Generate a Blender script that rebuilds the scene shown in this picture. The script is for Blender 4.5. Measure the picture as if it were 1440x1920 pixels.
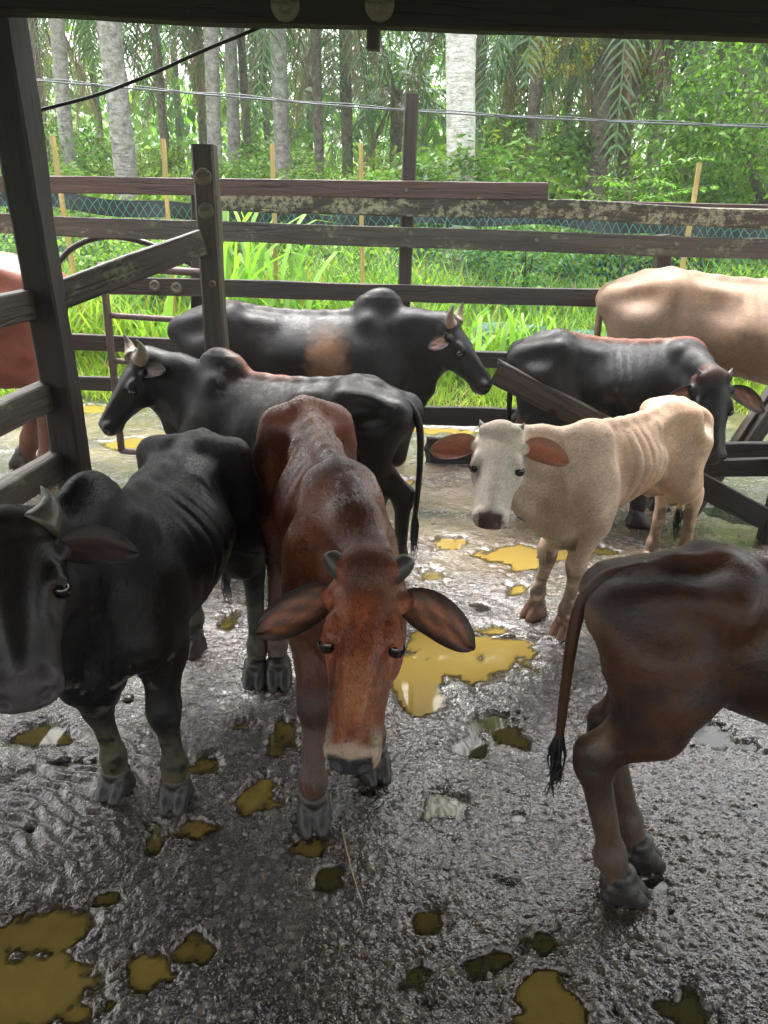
import bpy, math, random
import numpy as np
from math import radians, sin, cos, pi, sqrt, atan2, floor
from mathutils import Vector, Matrix, Quaternion

# ------------------------------------------------------------------ camera, world, sun, exposure
for o in list(bpy.data.objects): bpy.data.objects.remove(o)
scene = bpy.context.scene
FPX, CAMH, PITCH, ROLL = 1443.0, 1.65, radians(20.8), radians(1.1)
cam_data = bpy.data.cameras.new('camera'); cam = bpy.data.objects.new('camera', cam_data)
scene.collection.objects.link(cam); scene.camera = cam
cam_data.sensor_fit = 'VERTICAL'; cam_data.sensor_height = 24.0
cam_data.lens = 24.0*FPX/1920.0
cam_data.clip_start = 0.05; cam_data.clip_end = 2000.0
CM = Matrix.Rotation(pi/2-PITCH, 3, 'X') @ Matrix.Rotation(ROLL, 3, 'Z')
cam.matrix_world = Matrix.Translation((0, 0, CAMH)) @ CM.to_4x4()
CMN = np.array(CM)

SUN_EL, SUN_AZ = radians(62), radians(-12)      # soft light from high beyond the fence
world = bpy.data.worlds.new("World"); scene.world = world; world.use_nodes = True
wn = world.node_tree; wn.nodes.clear()
w_out = wn.nodes.new('ShaderNodeOutputWorld'); w_bg = wn.nodes.new('ShaderNodeBackground')
w_sky = wn.nodes.new('ShaderNodeTexSky'); w_sky.sky_type = 'NISHITA'; w_sky.sun_disc = False
w_sky.sun_elevation = SUN_EL; w_sky.sun_rotation = SUN_AZ; w_sky.dust_density = 6.0; w_sky.air_density = 1.2
w_hs = wn.nodes.new('ShaderNodeHueSaturation'); w_hs.inputs['Saturation'].default_value = 0.18
w_hs.inputs['Value'].default_value = 1.5
w_bg.inputs['Strength'].default_value = 0.15
wn.links.new(w_sky.outputs[0], w_hs.inputs['Color']); wn.links.new(w_hs.outputs[0], w_bg.inputs[0]); wn.links.new(w_bg.outputs[0], w_out.inputs[0])
sd = bpy.data.lights.new('sun', 'SUN'); sd.energy = 0.75; sd.angle = radians(25); sd.color = (1.0, .97, .92)
sun = bpy.data.objects.new('sun', sd); scene.collection.objects.link(sun)
sdir = Vector((sin(SUN_AZ)*cos(SUN_EL), cos(SUN_AZ)*cos(SUN_EL), sin(SUN_EL)))
sun.rotation_euler = sdir.to_track_quat('Z', 'Y').to_euler(); sun.location = (0, 0, 12)
scene.view_settings.view_transform = 'Standard'; scene.view_settings.look = 'None'
scene.view_settings.exposure = 2.3; scene.view_settings.gamma = 1.0
scene.render.engine = 'CYCLES'

# ------------------------------------------------------------------ helpers
def ray(px, py): return CMN @ np.array([(px-720)/FPX, -(py-960)/FPX, -1.0])
def gnd(px, py, z=0.0):
    r = ray(px, py); t = (z-CAMH)/r[2]; return np.array([0, 0, CAMH]) + r*t
def aty(px, py, Y):
    r = ray(px, py); return np.array([0, 0, CAMH]) + r*(Y/r[1])

COL = scene.collection
def tag(o, label=None, cat=None, group=None, kind=None):
    if label: o['label'] = label
    if cat: o['category'] = cat
    if group: o['group'] = group
    if kind: o['kind'] = kind
    return o
def empty(name, loc=(0, 0, 0), rz=0.0, label=None, cat=None, group=None):
    o = bpy.data.objects.new(name, None); COL.objects.link(o); o.location = loc; o.rotation_euler = (0, 0, rz)
    o.empty_display_size = .1
    return tag(o, label, cat, group)
def mesh_np(name, V, Fc, mats, midx=None, smooth=True, cols=None, colname='coat'):
    """V (n,3); Fc list of int arrays with 3 or 4 columns"""
    V = np.asarray(V, np.float32); me = bpy.data.meshes.new(name)
    if not isinstance(Fc, (list, tuple)): Fc = [Fc]
    Fc = [np.asarray(f, np.int32) for f in Fc if len(f)]
    tot = np.concatenate([np.full(len(f), f.shape[1], np.int32) for f in Fc])
    loops = np.concatenate([f.ravel() for f in Fc])
    starts = np.concatenate([[0], np.cumsum(tot)[:-1]]).astype(np.int32)
    me.vertices.add(len(V)); me.vertices.foreach_set('co', V.ravel())
    me.loops.add(len(loops)); me.loops.foreach_set('vertex_index', loops)
    me.polygons.add(len(tot)); me.polygons.foreach_set('loop_start', starts); me.polygons.foreach_set('loop_total', tot)
    if midx is not None: me.polygons.foreach_set('material_index', np.asarray(midx, np.int32))
    me.polygons.foreach_set('use_smooth', np.full(len(tot), bool(smooth)))
    for m in (mats if isinstance(mats, (list, tuple)) else [mats]): me.materials.append(m)
    me.update(calc_edges=True)
    if cols is not None:
        c = np.ones((len(V), 4), np.float32); c[:, :3] = cols
        a = me.color_attributes.new(colname, 'FLOAT_COLOR', 'POINT'); a.data.foreach_set('color', c.ravel())
    return me
def link(name, me, parent=None):
    o = bpy.data.objects.new(name, me); COL.objects.link(o)
    if parent: o.parent = parent
    return o
class MB:
    """collects verts and faces for one mesh"""
    def __init__(s): s.V = []; s.Q = []; s.T = []; s.n = 0; s.mq = []; s.mt = []; s.C = []
    def add(s, V, Q=(), T=(), m=0, col=None):
        V = np.asarray(V, float).reshape(-1, 3); s.V.append(V)
        if len(Q): q = np.asarray(Q, int)+s.n; s.Q.append(q); s.mq += [m]*len(q)
        if len(T): t = np.asarray(T, int)+s.n; s.T.append(t); s.mt += [m]*len(t)
        if col is not None: s.C.append(np.broadcast_to(np.asarray(col, float), V.shape))
        s.n += len(V)
    def mesh(s, name, mats, smooth=True, colname='coat'):
        F = []; mi = []
        if s.Q: F.append(np.concatenate(s.Q)); mi += s.mq
        if s.T: F.append(np.concatenate(s.T)); mi += s.mt
        return mesh_np(name, np.concatenate(s.V), F, mats, mi, smooth, np.concatenate(s.C) if s.C else None, colname)
    def tube(s, P, R, n=8, m=0, col=None, flat=1.0, cap=True):
        P = np.asarray(P, float); R = np.broadcast_to(np.asarray(R, float), (len(P),))
        T = np.gradient(P, axis=0); T /= np.linalg.norm(T, axis=1)[:, None]+1e-9
        ref = np.array([0, 0, 1.]) if abs(T[0, 2]) < .9 else np.array([0, 1., 0])
        U = np.cross(ref, T[0]); U /= np.linalg.norm(U); rows = []
        a = np.linspace(0, 2*pi, n, endpoint=False)
        for i in range(len(P)):
            U = U - T[i]*np.dot(U, T[i]); U /= np.linalg.norm(U)+1e-9; W = np.cross(T[i], U)
            rows.append(P[i] + R[i]*(np.cos(a)[:, None]*U + flat*np.sin(a)[:, None]*W))
        V = np.concatenate(rows); Q = []
        for i in range(len(P)-1):
            for j in range(n):
                k = (j+1) % n; Q.append((i*n+j, i*n+k, (i+1)*n+k, (i+1)*n+j))
        Tt = []
        if cap:
            V = np.concatenate([V, [P[0], P[-1]]]); b = len(P)*n
            for j in range(n):
                k = (j+1) % n; Tt.append((b, k, j)); Tt.append((b+1, (len(P)-1)*n+j, (len(P)-1)*n+k))
        s.add(V, Q, Tt, m, col)

# ---- numpy noise
def _h(ix, iy, iz, s):
    h = (ix*374761393 + iy*668265263 + iz*2147483647 + s*974711) & 0xFFFFFFFF
    h = ((h ^ (h >> 13))*1274126177) & 0xFFFFFFFF
    return ((h ^ (h >> 16)) & 0xFFFFFF)/float(0xFFFFFF)
def vnoise(P, s=0):
    P = np.asarray(P, float); I = np.floor(P).astype(np.int64); f = P-I; f = f*f*(3-2*f)
    r = 0
    for dx in (0, 1):
        wx = f[..., 0] if dx else 1-f[..., 0]
        for dy in (0, 1):
            wy = f[..., 1] if dy else 1-f[..., 1]
            for dz in (0, 1):
                wz = f[..., 2] if dz else 1-f[..., 2]
                r = r + wx*wy*wz*_h(I[..., 0]+dx, I[..., 1]+dy, I[..., 2]+dz, s)
    return r
def fbm(P, s=0, o=4):
    r = 0; a = .5; t = 0
    for i in range(o): r = r+a*vnoise(P*(2**i), s+i*7); t += a; a *= .5
    return r/t
def fbm2(x, y, s=0, o=4): return fbm(np.stack([x, y, np.zeros_like(x)], -1), s, o)
def worley2(x, y, s=0):
    ix = np.floor(x).astype(np.int64); iy = np.floor(y).astype(np.int64)
    f1 = np.full(x.shape, 9.); f2 = np.full(x.shape, 9.); idv = np.zeros(x.shape)
    for dx in (-1, 0, 1):
        for dy in (-1, 0, 1):
            cx = ix+dx; cy = iy+dy
            px = cx+_h(cx, cy, cy*0, s); py = cy+_h(cx, cy, cy*0, s+1)
            d = np.hypot(px-x, py-y); near = d < f1
            f2 = np.where(near, f1, np.minimum(f2, d)); idv = np.where(near, _h(cx, cy, cy*0, s+2), idv); f1 = np.minimum(f1, d)
    return f1, f2, idv
def sstep(a, b, x):
    t = np.clip((x-a)/(b-a), 0, 1); return t*t*(3-2*t)

# ---- node materials
def newmat(name):
    m = bpy.data.materials.new(name); m.use_nodes = True; nt = m.node_tree; nt.nodes.clear()
    out = nt.nodes.new('ShaderNodeOutputMaterial'); b = nt.nodes.new('ShaderNodeBsdfPrincipled')
    nt.links.new(b.outputs[0], out.inputs[0]); return m, nt, b, out
def N(nt, t, **kw):
    n = nt.nodes.new(t)
    for k, v in kw.items():
        if k in n.inputs: n.inputs[k].default_value = v
        else: setattr(n, k, v)
    return n
def noise_tex(nt, scale, vec=None, detail=4, rough=.6, mapping=None, dist=0.0):
    n = N(nt, 'ShaderNodeTexNoise'); n.inputs['Scale'].default_value = scale; n.inputs['Detail'].default_value = detail
    n.inputs['Roughness'].default_value = rough; n.inputs['Distortion'].default_value = dist
    if mapping is not None:
        mp = N(nt, 'ShaderNodeMapping'); mp.inputs['Scale'].default_value = mapping
        nt.links.new(vec, mp.inputs['Vector']); vec = mp.outputs[0]
    if vec is not None: nt.links.new(vec, n.inputs['Vector'])
    return n
def ramp(nt, fac, stops):
    r = N(nt, 'ShaderNodeValToRGB'); e = r.color_ramp.elements
    while len(e) < len(stops): e.new(.5)
    for i, (p, c) in enumerate(stops):
        e[i].position = p; e[i].color = (*c, 1) if len(c) == 3 else c
    nt.links.new(fac, r.inputs[0]); return r
def mixc(nt, fac, a, b, mode='MIX'):
    m = N(nt, 'ShaderNodeMix', data_type='RGBA', blend_type=mode)
    for i, v in ((0, fac), (6, a), (7, b)):
        if hasattr(v, 'links') or hasattr(v, 'is_linked'): nt.links.new(v, m.inputs[i])
        else: m.inputs[i].default_value = v if i == 0 else ((*v, 1) if len(v) == 3 else v)
    return m.outputs[2]
def mathn(nt, op, a, b=0.0, c=0.0):
    m = N(nt, 'ShaderNodeMath', operation=op)
    for i, v in enumerate((a, b, c)):
        if hasattr(v, 'is_linked'): nt.links.new(v, m.inputs[i])
        else: m.inputs[i].default_value = v
    return m.outputs[0]
def bump(nt, b, h, dist, strength=1.0, prev=None):
    n = N(nt, 'ShaderNodeBump'); n.inputs['Distance'].default_value = dist; n.inputs['Strength'].default_value = strength
    nt.links.new(h, n.inputs['Height'])
    if prev is not None: nt.links.new(prev, n.inputs['Normal'])
    if b is not None: nt.links.new(n.outputs[0], b.inputs['Normal'])
    return n.outputs[0]
def plain(name, col, rough=.5, bscale=60, bdist=.001, var=.3, spec=.5):
    m, nt, b, out = newmat(name)
    tc = N(nt, 'ShaderNodeTexCoord'); n = noise_tex(nt, bscale, tc.outputs['Object'], 4)
    v = mathn(nt, 'MULTIPLY_ADD', n.outputs[0], 2*var, 1-var)
    vm = N(nt, 'ShaderNodeVectorMath', operation='SCALE'); vm.inputs[0].default_value = col; nt.links.new(v, vm.inputs['Scale'])
    nt.links.new(vm.outputs[0], b.inputs['Base Color']); b.inputs['Roughness'].default_value = rough
    b.inputs['Specular IOR Level'].default_value = spec
    bump(nt, b, n.outputs[0], bdist); return m
def frame(x, up):
    x = np.asarray(x, float); x = x/np.linalg.norm(x); z = np.asarray(up, float); z = z-x*(z@x); z /= np.linalg.norm(z)
    return np.stack([x, np.cross(z, x), z], 1)

# ------------------------------------------------------------------ ground and water
def bank(X, Y):
    z = np.interp(Y, [-60, 7.2, 7.7, 8.4, 10, 13, 20, 45, 90, 400], [-.09, -.09, .10, .42, .85, 1.35, 2.0, 2.8, 5.0, 12.])
    return z+(fbm2(X*.35, Y*.35, 3, 3)-.5)*.5*sstep(8, 11, Y)+(fbm2(X*1.7, Y*1.7, 5, 2)-.5)*.08*sstep(7.3, 8, Y)
# (px, py, rx, ry, mud) : puddles read off the photo, turned into metres on the ground
PUD = [(785, 1262, 72, 72, 1), (850, 1222, 95, 64, 1), (930, 1218, 78, 50, 1), (815, 1195, 60, 38, 1),
       (40, 1850, 175, 90, .9), (80, 1745, 100, 55, .8), (150, 1890, 60, 50, .9), (20, 1760, 90, 60, .8), (110, 1810, 70, 60, .9), (488, 1497, 40, 42, 1), (392, 1430, 32, 20, 1), (368, 1552, 34, 20, 1), (292, 1562, 26, 36, .8),
       (268, 1810, 58, 50, .9), (352, 1775, 40, 42, .75), (455, 1358, 26, 13, .9), (530, 1375, 24, 26, .7), (585, 1578, 46, 24, .8), (815, 1512, 46, 28, .5), (942, 1362, 52, 25, .35), (890, 1400, 36, 20, .15),
       (808, 1735, 42, 42, .45), (775, 1830, 42, 46, .55), (905, 1805, 62, 24, .45), (1030, 1770, 46, 30, .4), (1050, 1882, 95, 62, .8), (1290, 1888, 62, 50, .3),
       (842, 1016, 38, 13, 1), (960, 1040, 58, 24, 1), (1060, 1035, 60, 13, .8), (812, 1078, 24, 13, .9), (968, 1102, 22, 10, .9), (905, 1138, 16, 8, .0), (1130, 1030, 30, 8, .5),
       (85, 1375, 70, 26, .5), (40, 1460, 50, 22, .6), (125, 1432, 36, 9, 1), (70, 1555, 18, 12, .6), (740, 900, 50, 10, 1), (830, 805, 90, 7, 1), (200, 765, 80, 9, 1), (240, 830, 50, 14, .9), (1240, 935, 60, 12, .5), (1380, 960, 60, 18, .1),
       (450, 1050, 40, 26, .7), (210, 1680, 36, 18, .6), (430, 1160, 22, 20, .5), (975, 1530, 14, 8, .0), (1230, 1652, 30, 9, .0), (1340, 1380, 60, 30, .1), (1262, 1706, 14, 8, 0), (620, 1640, 40, 22, .35), (700, 1480, 24, 14, .3), (960, 1650, 30, 12, .2)]
YR = np.exp(np.linspace(math.log(.62), math.log(7.5), 940)); UC = np.linspace(-1, 1, 840)
GX = UC[None, :]*(.74*YR[:, None]+.55); GY = np.repeat(YR[:, None], len(UC), 1)
GX = GX+(_h(np.arange(GX.size).reshape(GX.shape), np.zeros(GX.shape, int), np.zeros(GX.shape, int), 3)-.5)*.002
def grid_quads(nr, nc):
    i = np.arange(nr-1)[:, None]*nc+np.arange(nc-1)[None, :]; i = i.ravel(); return np.stack([i, i+1, i+nc+1, i+nc], 1)
dep = np.zeros(GX.shape); mud = np.zeros(GX.shape); wgt = np.zeros(GX.shape)
wob = (fbm2(GX*8, GY*8, 21, 4)-.5); wob2 = (fbm2(GX*22, GY*22, 27, 3)-.5)
for (px, py, rx, ry, md) in PUD:
    c = gnd(px, py); ex = abs(gnd(px+rx, py)[0]-c[0]); ey = abs(gnd(px, py-ry)[1]-gnd(px, py+ry)[1])*.5
    d = np.sqrt(((GX-c[0])/ex)**2+((GY-c[1])/ey)**2); d = d+(wob*1.7+wob2*1.5 if ex < .12 else wob*1.1+wob2*.5)
    dep = np.maximum(dep, (1-sstep(.45, 1.22, d))*(1.0 if ex < .09 else 1.55)); w = np.exp(-np.clip(d, 0, 3)**2*2.0); mud += w*md; wgt += w
mudv = np.where(wgt > .02, mud/np.maximum(wgt, 1e-4), .25)*np.clip(wgt*6, 0, 1)+.15*(1-np.clip(wgt*6, 0, 1))
f1, f2, pid = worley2(GX*44, GY*44, 5); g1, g2, qid = worley2(GX*95+9, GY*95, 15)
coarse = sstep(3.6, 1.0, GY+(fbm2(GX*.9, GY*.9, 41, 2)-.5)*2.5-GX*.35)
stone = np.clip(.62-f1, 0, 1)*(pid > .45)*(.4+.8*pid); stone2 = np.clip(.6-g1, 0, 1)*(qid > .3)
gh = .0015+(fbm2(GX*1.1, GY*1.1, 1, 3)-.5)*.026+(fbm2(GX*6, GY*6, 2, 3)-.5)*.011+(fbm2(GX*34, GY*34, 8, 3)-.5)*.007*(.6+coarse)
gh += stone*.0075*(.25+coarse)+stone2*.0042*(.35+coarse)
smoothp = sstep(.9, .3, np.hypot((GX+.98)/.42, (GY-1.75)/.62)+wob*.5)            # smoother ridged patch at the left
gh = gh*(1-smoothp*.55)+smoothp*(.016+.005*np.sin((GX*.6+GY)*95+fbm2(GX*7, GY*7, 31, 3)*16))
lowland = sstep(.44, .32, fbm2(GX*2.3+4, GY*2.3, 57, 3))*.006
gh = gh-lowland-dep*.022
ridge = np.exp(-((GX-.48)/.32)**2-((GY-2.92+.12*(GX-.3))/.025)**2)*.02; gh += ridge
gcol = np.zeros(GX.shape+(3,)); tone = fbm2(GX*3, GY*3, 61, 4)
gcol[:] = (.023, .0195, .020); gcol = gcol*(1+.9*(tone-.5))[..., None]
pk = sstep(.45, .7, fbm2(GX*1.6, GY*1.6, 71, 3)); gcol = gcol*(1-.5*pk[..., None])+np.array([.060, .043, .042])*.5*pk[..., None]
st = (stone > .12)*sstep(.55, .95, pid)*.8; gcol = gcol*(1-st[..., None])+np.array([.15, .12, .10])*st[..., None]*(0.6+.8*qid[..., None])
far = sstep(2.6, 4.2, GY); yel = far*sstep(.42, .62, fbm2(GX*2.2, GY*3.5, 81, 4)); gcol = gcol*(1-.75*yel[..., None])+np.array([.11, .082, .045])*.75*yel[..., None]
gcol = gcol*(1-.6*far[..., None])+(gcol*1.6+np.array([.022, .016, .011]))*.6*far[..., None]  # far floor lightened in colour to stand for sky reflected off the wet
sm2 = sstep(.50, .68, fbm2(GX*2.4, GY*2.4, 101, 5))[..., None]*.55; gcol = gcol*(1-sm2)+np.array([.060, .042, .020])*sm2
gcol = gcol*(1-.6*smoothp[..., None])+np.array([.085, .062, .06])*.6*smoothp[..., None]
st2 = np.clip(wgt*1.2, 0, 1)*np.clip(mudv*1.3, 0, 1)*(.4+.9*fbm2(GX*11, GY*11, 91, 3)); st2 = np.clip(st2, 0, .8)[..., None]; gcol = gcol*(1-st2)+np.array([.062, .046, .018])*st2
olive = sstep(-.02, -.012, -gh-.000)*0
def ground_material():
    m, nt, b, out = newmat('wet_rough_concrete')
    at = N(nt, 'ShaderNodeAttribute'); at.attribute_name = 'coat'; tc = N(nt, 'ShaderNodeTexCoord'); ob = tc.outputs['Object']
    n = noise_tex(nt, 150, ob, 5, .65); n2 = noise_tex(nt, 28, ob, 4); v = N(nt, 'ShaderNodeTexVoronoi'); v.inputs['Scale'].default_value = 170; nt.links.new(ob, v.inputs['Vector'])
    s = mathn(nt, 'MULTIPLY_ADD', n.outputs[0], 1.4, .3); sm = N(nt, 'ShaderNodeVectorMath', operation='SCALE'); nt.links.new(at.outputs['Color'], sm.inputs[0]); nt.links.new(s, sm.inputs['Scale'])
    sp = N(nt, 'ShaderNodeSeparateColor'); nt.links.new(v.outputs['Color'], sp.inputs[0])
    f = ramp(nt, sp.outputs[0], [(.80, (0, 0, 0)), (.86, (1, 1, 1))]); c = mixc(nt, mathn(nt, 'MULTIPLY', f.outputs[0], .4), sm.outputs[0], (.16, .13, .11))
    nt.links.new(c, b.inputs['Base Color'])
    mac = noise_tex(nt, 2.6, ob, 3); mr = mathn(nt, 'MULTIPLY_ADD', mac.outputs[0], .7, -.36); r = mathn(nt, 'ADD', mathn(nt, 'MULTIPLY_ADD', n2.outputs[0], .30, .0), mathn(nt, 'MAXIMUM', mr, 0.0)); nt.links.new(r, b.inputs['Roughness']); b.inputs['Specular IOR Level'].default_value = .8; b.inputs['Coat Weight'].default_value = .22; b.inputs['Coat Roughness'].default_value = .12
    n5 = noise_tex(nt, 62, ob, 3, .5); p = bump(nt, None, n2.outputs[0], .0045, 1); p = bump(nt, None, n5.outputs[0], .0038, 1, p); p = bump(nt, None, v.outputs['Distance'], .0025, .7, p); bump(nt, b, n.outputs[0], .0005, .8, p); return m
M_ground = ground_material()
V = np.stack([GX, GY, gh], -1).reshape(-1, 3)
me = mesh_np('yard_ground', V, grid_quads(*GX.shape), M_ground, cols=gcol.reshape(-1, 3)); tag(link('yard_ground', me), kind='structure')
# muddy water lying in the hollows
sx, sy = slice(None, None, 6), slice(None, None, 6)
m, nt, b, out = newmat('muddy_water'); at = N(nt, 'ShaderNodeAttribute'); at.attribute_name = 'coat'; tc = N(nt, 'ShaderNodeTexCoord')
n = noise_tex(nt, 16, tc.outputs['Object'], 4, .6); sp = N(nt, 'ShaderNodeSeparateColor'); nt.links.new(at.outputs['Color'], sp.inputs[0])
f = mathn(nt, 'ADD', sp.outputs[0], mathn(nt, 'MULTIPLY_ADD', n.outputs[0], .26, -.13))
r = ramp(nt, f, [(0.05, (.022, .022, .016)), (.35, (.050, .043, .012)), (.65, (.115, .085, .022)), (.95, (.235, .165, .042))])
nt.links.new(r.outputs[0], b.inputs['Base Color']); b.inputs['Roughness'].default_value = .035; b.inputs['IOR'].default_value = 1.33; b.inputs['Specular IOR Level'].default_value = .5
nt.links.new(mathn(nt, 'MULTIPLY_ADD', sp.outputs[1], .80, .18), b.inputs['Alpha'])
nw = noise_tex(nt, 7, tc.outputs['Object'], 2); bump(nt, b, nw.outputs[0], .0012, .35)
wd = sstep(.0, .013, -.0115-gh); Wx, Wy, Wm = GX[::3, ::3], GY[::3, ::3], (mudv*(.35+.65*wd))[::3, ::3]
V = np.stack([Wx, Wy, np.full(Wx.shape, -.0115)], -1).reshape(-1, 3)
tag(link('water', mesh_np('water', V, grid_quads(*Wx.shape), m, cols=np.stack([Wm.ravel(), sstep(-.001, .0085, -.0115-gh)[::3, ::3].ravel(), Wm.ravel()], 1))), kind='structure')
# the land around: yard apron and the rising bank
xs = np.concatenate([np.linspace(-90, -16, 30), np.linspace(-15, 15, 110), np.linspace(16, 90, 30)]); ys = np.concatenate([np.linspace(-40, 7.1, 24), np.linspace(7.2, 30, 110), np.linspace(31, 120, 30)])
TX, TY = np.meshgrid(xs, ys); TZ = bank(TX, TY)
m, nt, b, out = newmat('grassy_soil'); tc = N(nt, 'ShaderNodeTexCoord'); n = noise_tex(nt, 3, tc.outputs['Object'], 6, .65)
r = ramp(nt, n.outputs[0], [(.35, (.035, .05, .015)), (.55, (.07, .10, .03)), (.7, (.11, .085, .045))]); nt.links.new(r.outputs[0], b.inputs['Base Color']); b.inputs['Roughness'].default_value = .8
n3 = noise_tex(nt, 25, tc.outputs['Object'], 4); bump(nt, b, n3.outputs[0], .04)
tag(link('ground', mesh_np('ground', np.stack([TX, TY, TZ], -1).reshape(-1, 3), grid_quads(*TX.shape), m)), kind='structure')
# ------------------------------------------------------------------ timber, shed, fences
def wood_material(name, base, lichen=0.0, lcol=(.20, .22, .12), rough=.55, dark=.35, wet=.5):
    m, nt, b, out = newmat(name); tc = N(nt, 'ShaderNodeTexCoord'); ob = tc.outputs['Object']
    g = noise_tex(nt, 1, ob, 5, .6, (2.2, 60, 42), .6); g2 = noise_tex(nt, 1, ob, 3, .6, (.9, 14, 12)); sp = noise_tex(nt, 55, ob, 3)
    r = ramp(nt, g.outputs[0], [(.30, tuple(c*dark for c in base)), (.52, base), (.75, tuple(min(1, c*1.7) for c in base))])
    c = mixc(nt, mathn(nt, 'MULTIPLY', g2.outputs[0], .55), r.outputs[0], tuple(c*.45 for c in base))
    if lichen:
        l1 = noise_tex(nt, 7, ob, 6, .75, (.5, 1, 1)); lr = ramp(nt, l1.outputs[0], [(.62-.2*lichen, (0, 0, 0)), (.70-.2*lichen, (1, 1, 1))])
        l2 = noise_tex(nt, 30, ob, 4, .7); lr2 = ramp(nt, l2.outputs[0], [(.42, (0, 0, 0)), (.55, (1, 1, 1))])
        lc = mixc(nt, sp.outputs[0], lcol, tuple(min(1, v*1.5) for v in lcol[::1])); c = mixc(nt, mathn(nt, 'MULTIPLY', mathn(nt, 'MULTIPLY', lr.outputs[0], lr2.outputs[0]), .85), c, lc)
    fl = ramp(nt, sp.outputs[0], [(.72, (0, 0, 0)), (.76, (1, 1, 1))]); c = mixc(nt, mathn(nt, 'MULTIPLY', fl.outputs[0], .35), c, (.22, .20, .17))
    nt.links.new(c, b.inputs['Base Color']); rr = mathn(nt, 'MULTIPLY_ADD', g2.outputs[0], -wet*.5, rough+wet*.15); nt.links.new(rr, b.inputs['Roughness'])
    crack = ramp(nt, g.outputs[0], [(.34, (0, 0, 0)), (.42, (1, 1, 1))]); p = bump(nt, None, crack.outputs[0], .004, .7); bump(nt, b, g.outputs[0], .006, .8, p); return m
W_dark = wood_material('dark_wet_timber', (.044, .032, .023)); W_black = wood_material('blackened_timber', (.013, .008, .0055), 0, rough=.7, wet=.2)
W_purple = wood_material('red_brown_timber', (.085, .048, .038), .05); W_grey = wood_material('grey_timber', (.066, .056, .043), .40, (.13, .14, .08))
W_moss = wood_material('lichen_timber', (.050, .038, .027), .8, (.24, .235, .14)); W_post = wood_material('post_timber', (.058, .044, .030), .25, (.12, .12, .07))
W_yellow = wood_material('yellow_stake_timber', (.42, .29, .09), 0, dark=.75); M_disc = wood_material('end_grain_plug', (.16, .13, .09), .2)
M_rust = plain('rusty_painted_steel', (.13, .085, .075), .55, 40, .002, .6); M_boltm = plain('bolt_steel', (.12, .08, .06), .45, 80, .001, .5)
M_rubber = plain('black_rubber', (.012, .012, .013), .35, 30, .001, .3); M_wire = plain('galvanised_wire', (.10, .11, .12), .4, 50, .001, .4)
M_tin = plain('roof_tin', (.10, .095, .09), .6, 6, .004, .4)

def board(name, parent, A, B, w, t, mat, w2=None, rough=.004, up=(0, 0, 1), seed=0, ragged=0.0):
    A = np.array(A, float); B = np.array(B, float); L = np.linalg.norm(B-A); x = (B-A)/L; z = np.array(up, float)
    if abs(x@z) > .97: z = np.array([0, -1., 0])
    R = frame(x, z); n = max(3, int(L/.09)+1); w2 = w if w2 is None else w2; rows = []; bv = min(w, t)*.09
    us = np.linspace(0, 1, n)
    for i, u in enumerate(us):
        W = (w+(w2-w)*u)*.5; T = t*.5
        sec = np.array([(-T+bv, -W), (T-bv, -W), (T, -W+bv), (T, 0), (T, W-bv), (T-bv, W), (-T+bv, W), (-T, W-bv), (-T, 0), (-T, -W+bv)])
        p = np.zeros((10, 3)); p[:, 0] = u*L; p[:, 1:] = sec
        q = p*np.array([3.0, 9, 9])+seed*7.3; nz = np.stack([fbm(q+k*31, seed, 3) for k in range(3)], 1)-.5
        p[:, 1:] += nz[:, 1:]*rough*4; bend = (fbm(np.array([[u*L*.9, seed*3.1, 0]]), 5, 2)[0]-.5)*rough*7; p[:, 2] += bend
        if ragged and i == 0: p[:, 0] += (np.random.RandomState(seed).rand(10)-.3)*ragged
        if ragged and i == 1: p[:, 0] += (np.random.RandomState(seed+1).rand(10)-.5)*ragged*.3
        rows.append(p)
    V = np.concatenate(rows); Q = [(i*10+j, i*10+(j+1) % 10, (i+1)*10+(j+1) % 10, (i+1)*10+j) for i in range(n-1) for j in range(10)]
    c0 = rows[0].mean(0); c1 = rows[-1].mean(0); b = len(V); V = np.concatenate([V, [c0, c1]])
    T = [(b, (j+1) % 10, j) for j in range(10)]+[(b+1, (n-1)*10+j, (n-1)*10+(j+1) % 10) for j in range(10)]
    me = mesh_np(name, V, [Q, T], mat, smooth=False); o = link(name, me)
    M = Matrix.Identity(4)
    for i in range(3):
        for j in range(3): M[i][j] = R[i, j]
        M[i][3] = A[i]
    if parent: o.parent = parent; M = parent.matrix_basis.inverted() @ M
    o.matrix_basis = M; return o
def disc(name, parent, c, r, t, n, mat, hole=True):
    """flat round plug lying against a face with normal n"""
    R = frame(n, (0, 0, 1)); mb = MB(); a = np.linspace(0, 2*pi, 28, endpoint=False); prof = [(0, r), (t, r*.94), (t, r*.45), (t*.2, r*.34), (t*.2, r*.20), (t*.9, r*.16), (t*.9, .0005)]
    Vv = [R@np.array([h, rr*cos(q), rr*sin(q)]) for h, rr in prof for q in a]; k = 28
    mb.add(Vv, [(i*k+j, i*k+(j+1) % k, (i+1)*k+(j+1) % k, (i+1)*k+j) for i in range(len(prof)-1) for j in range(k)])
    o = link(name, mb.mesh(name, mat), parent); o.location = Vector(c)-(parent.location if parent else Vector()); return o
def onY(px, py, f):
    """point of the ray that meets the vertical plane Y = f(X)"""
    Y = f(0)
    for _ in range(6): p = aty(px, py, Y); Y = f(p[0])
    return aty(px, py, Y)

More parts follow.
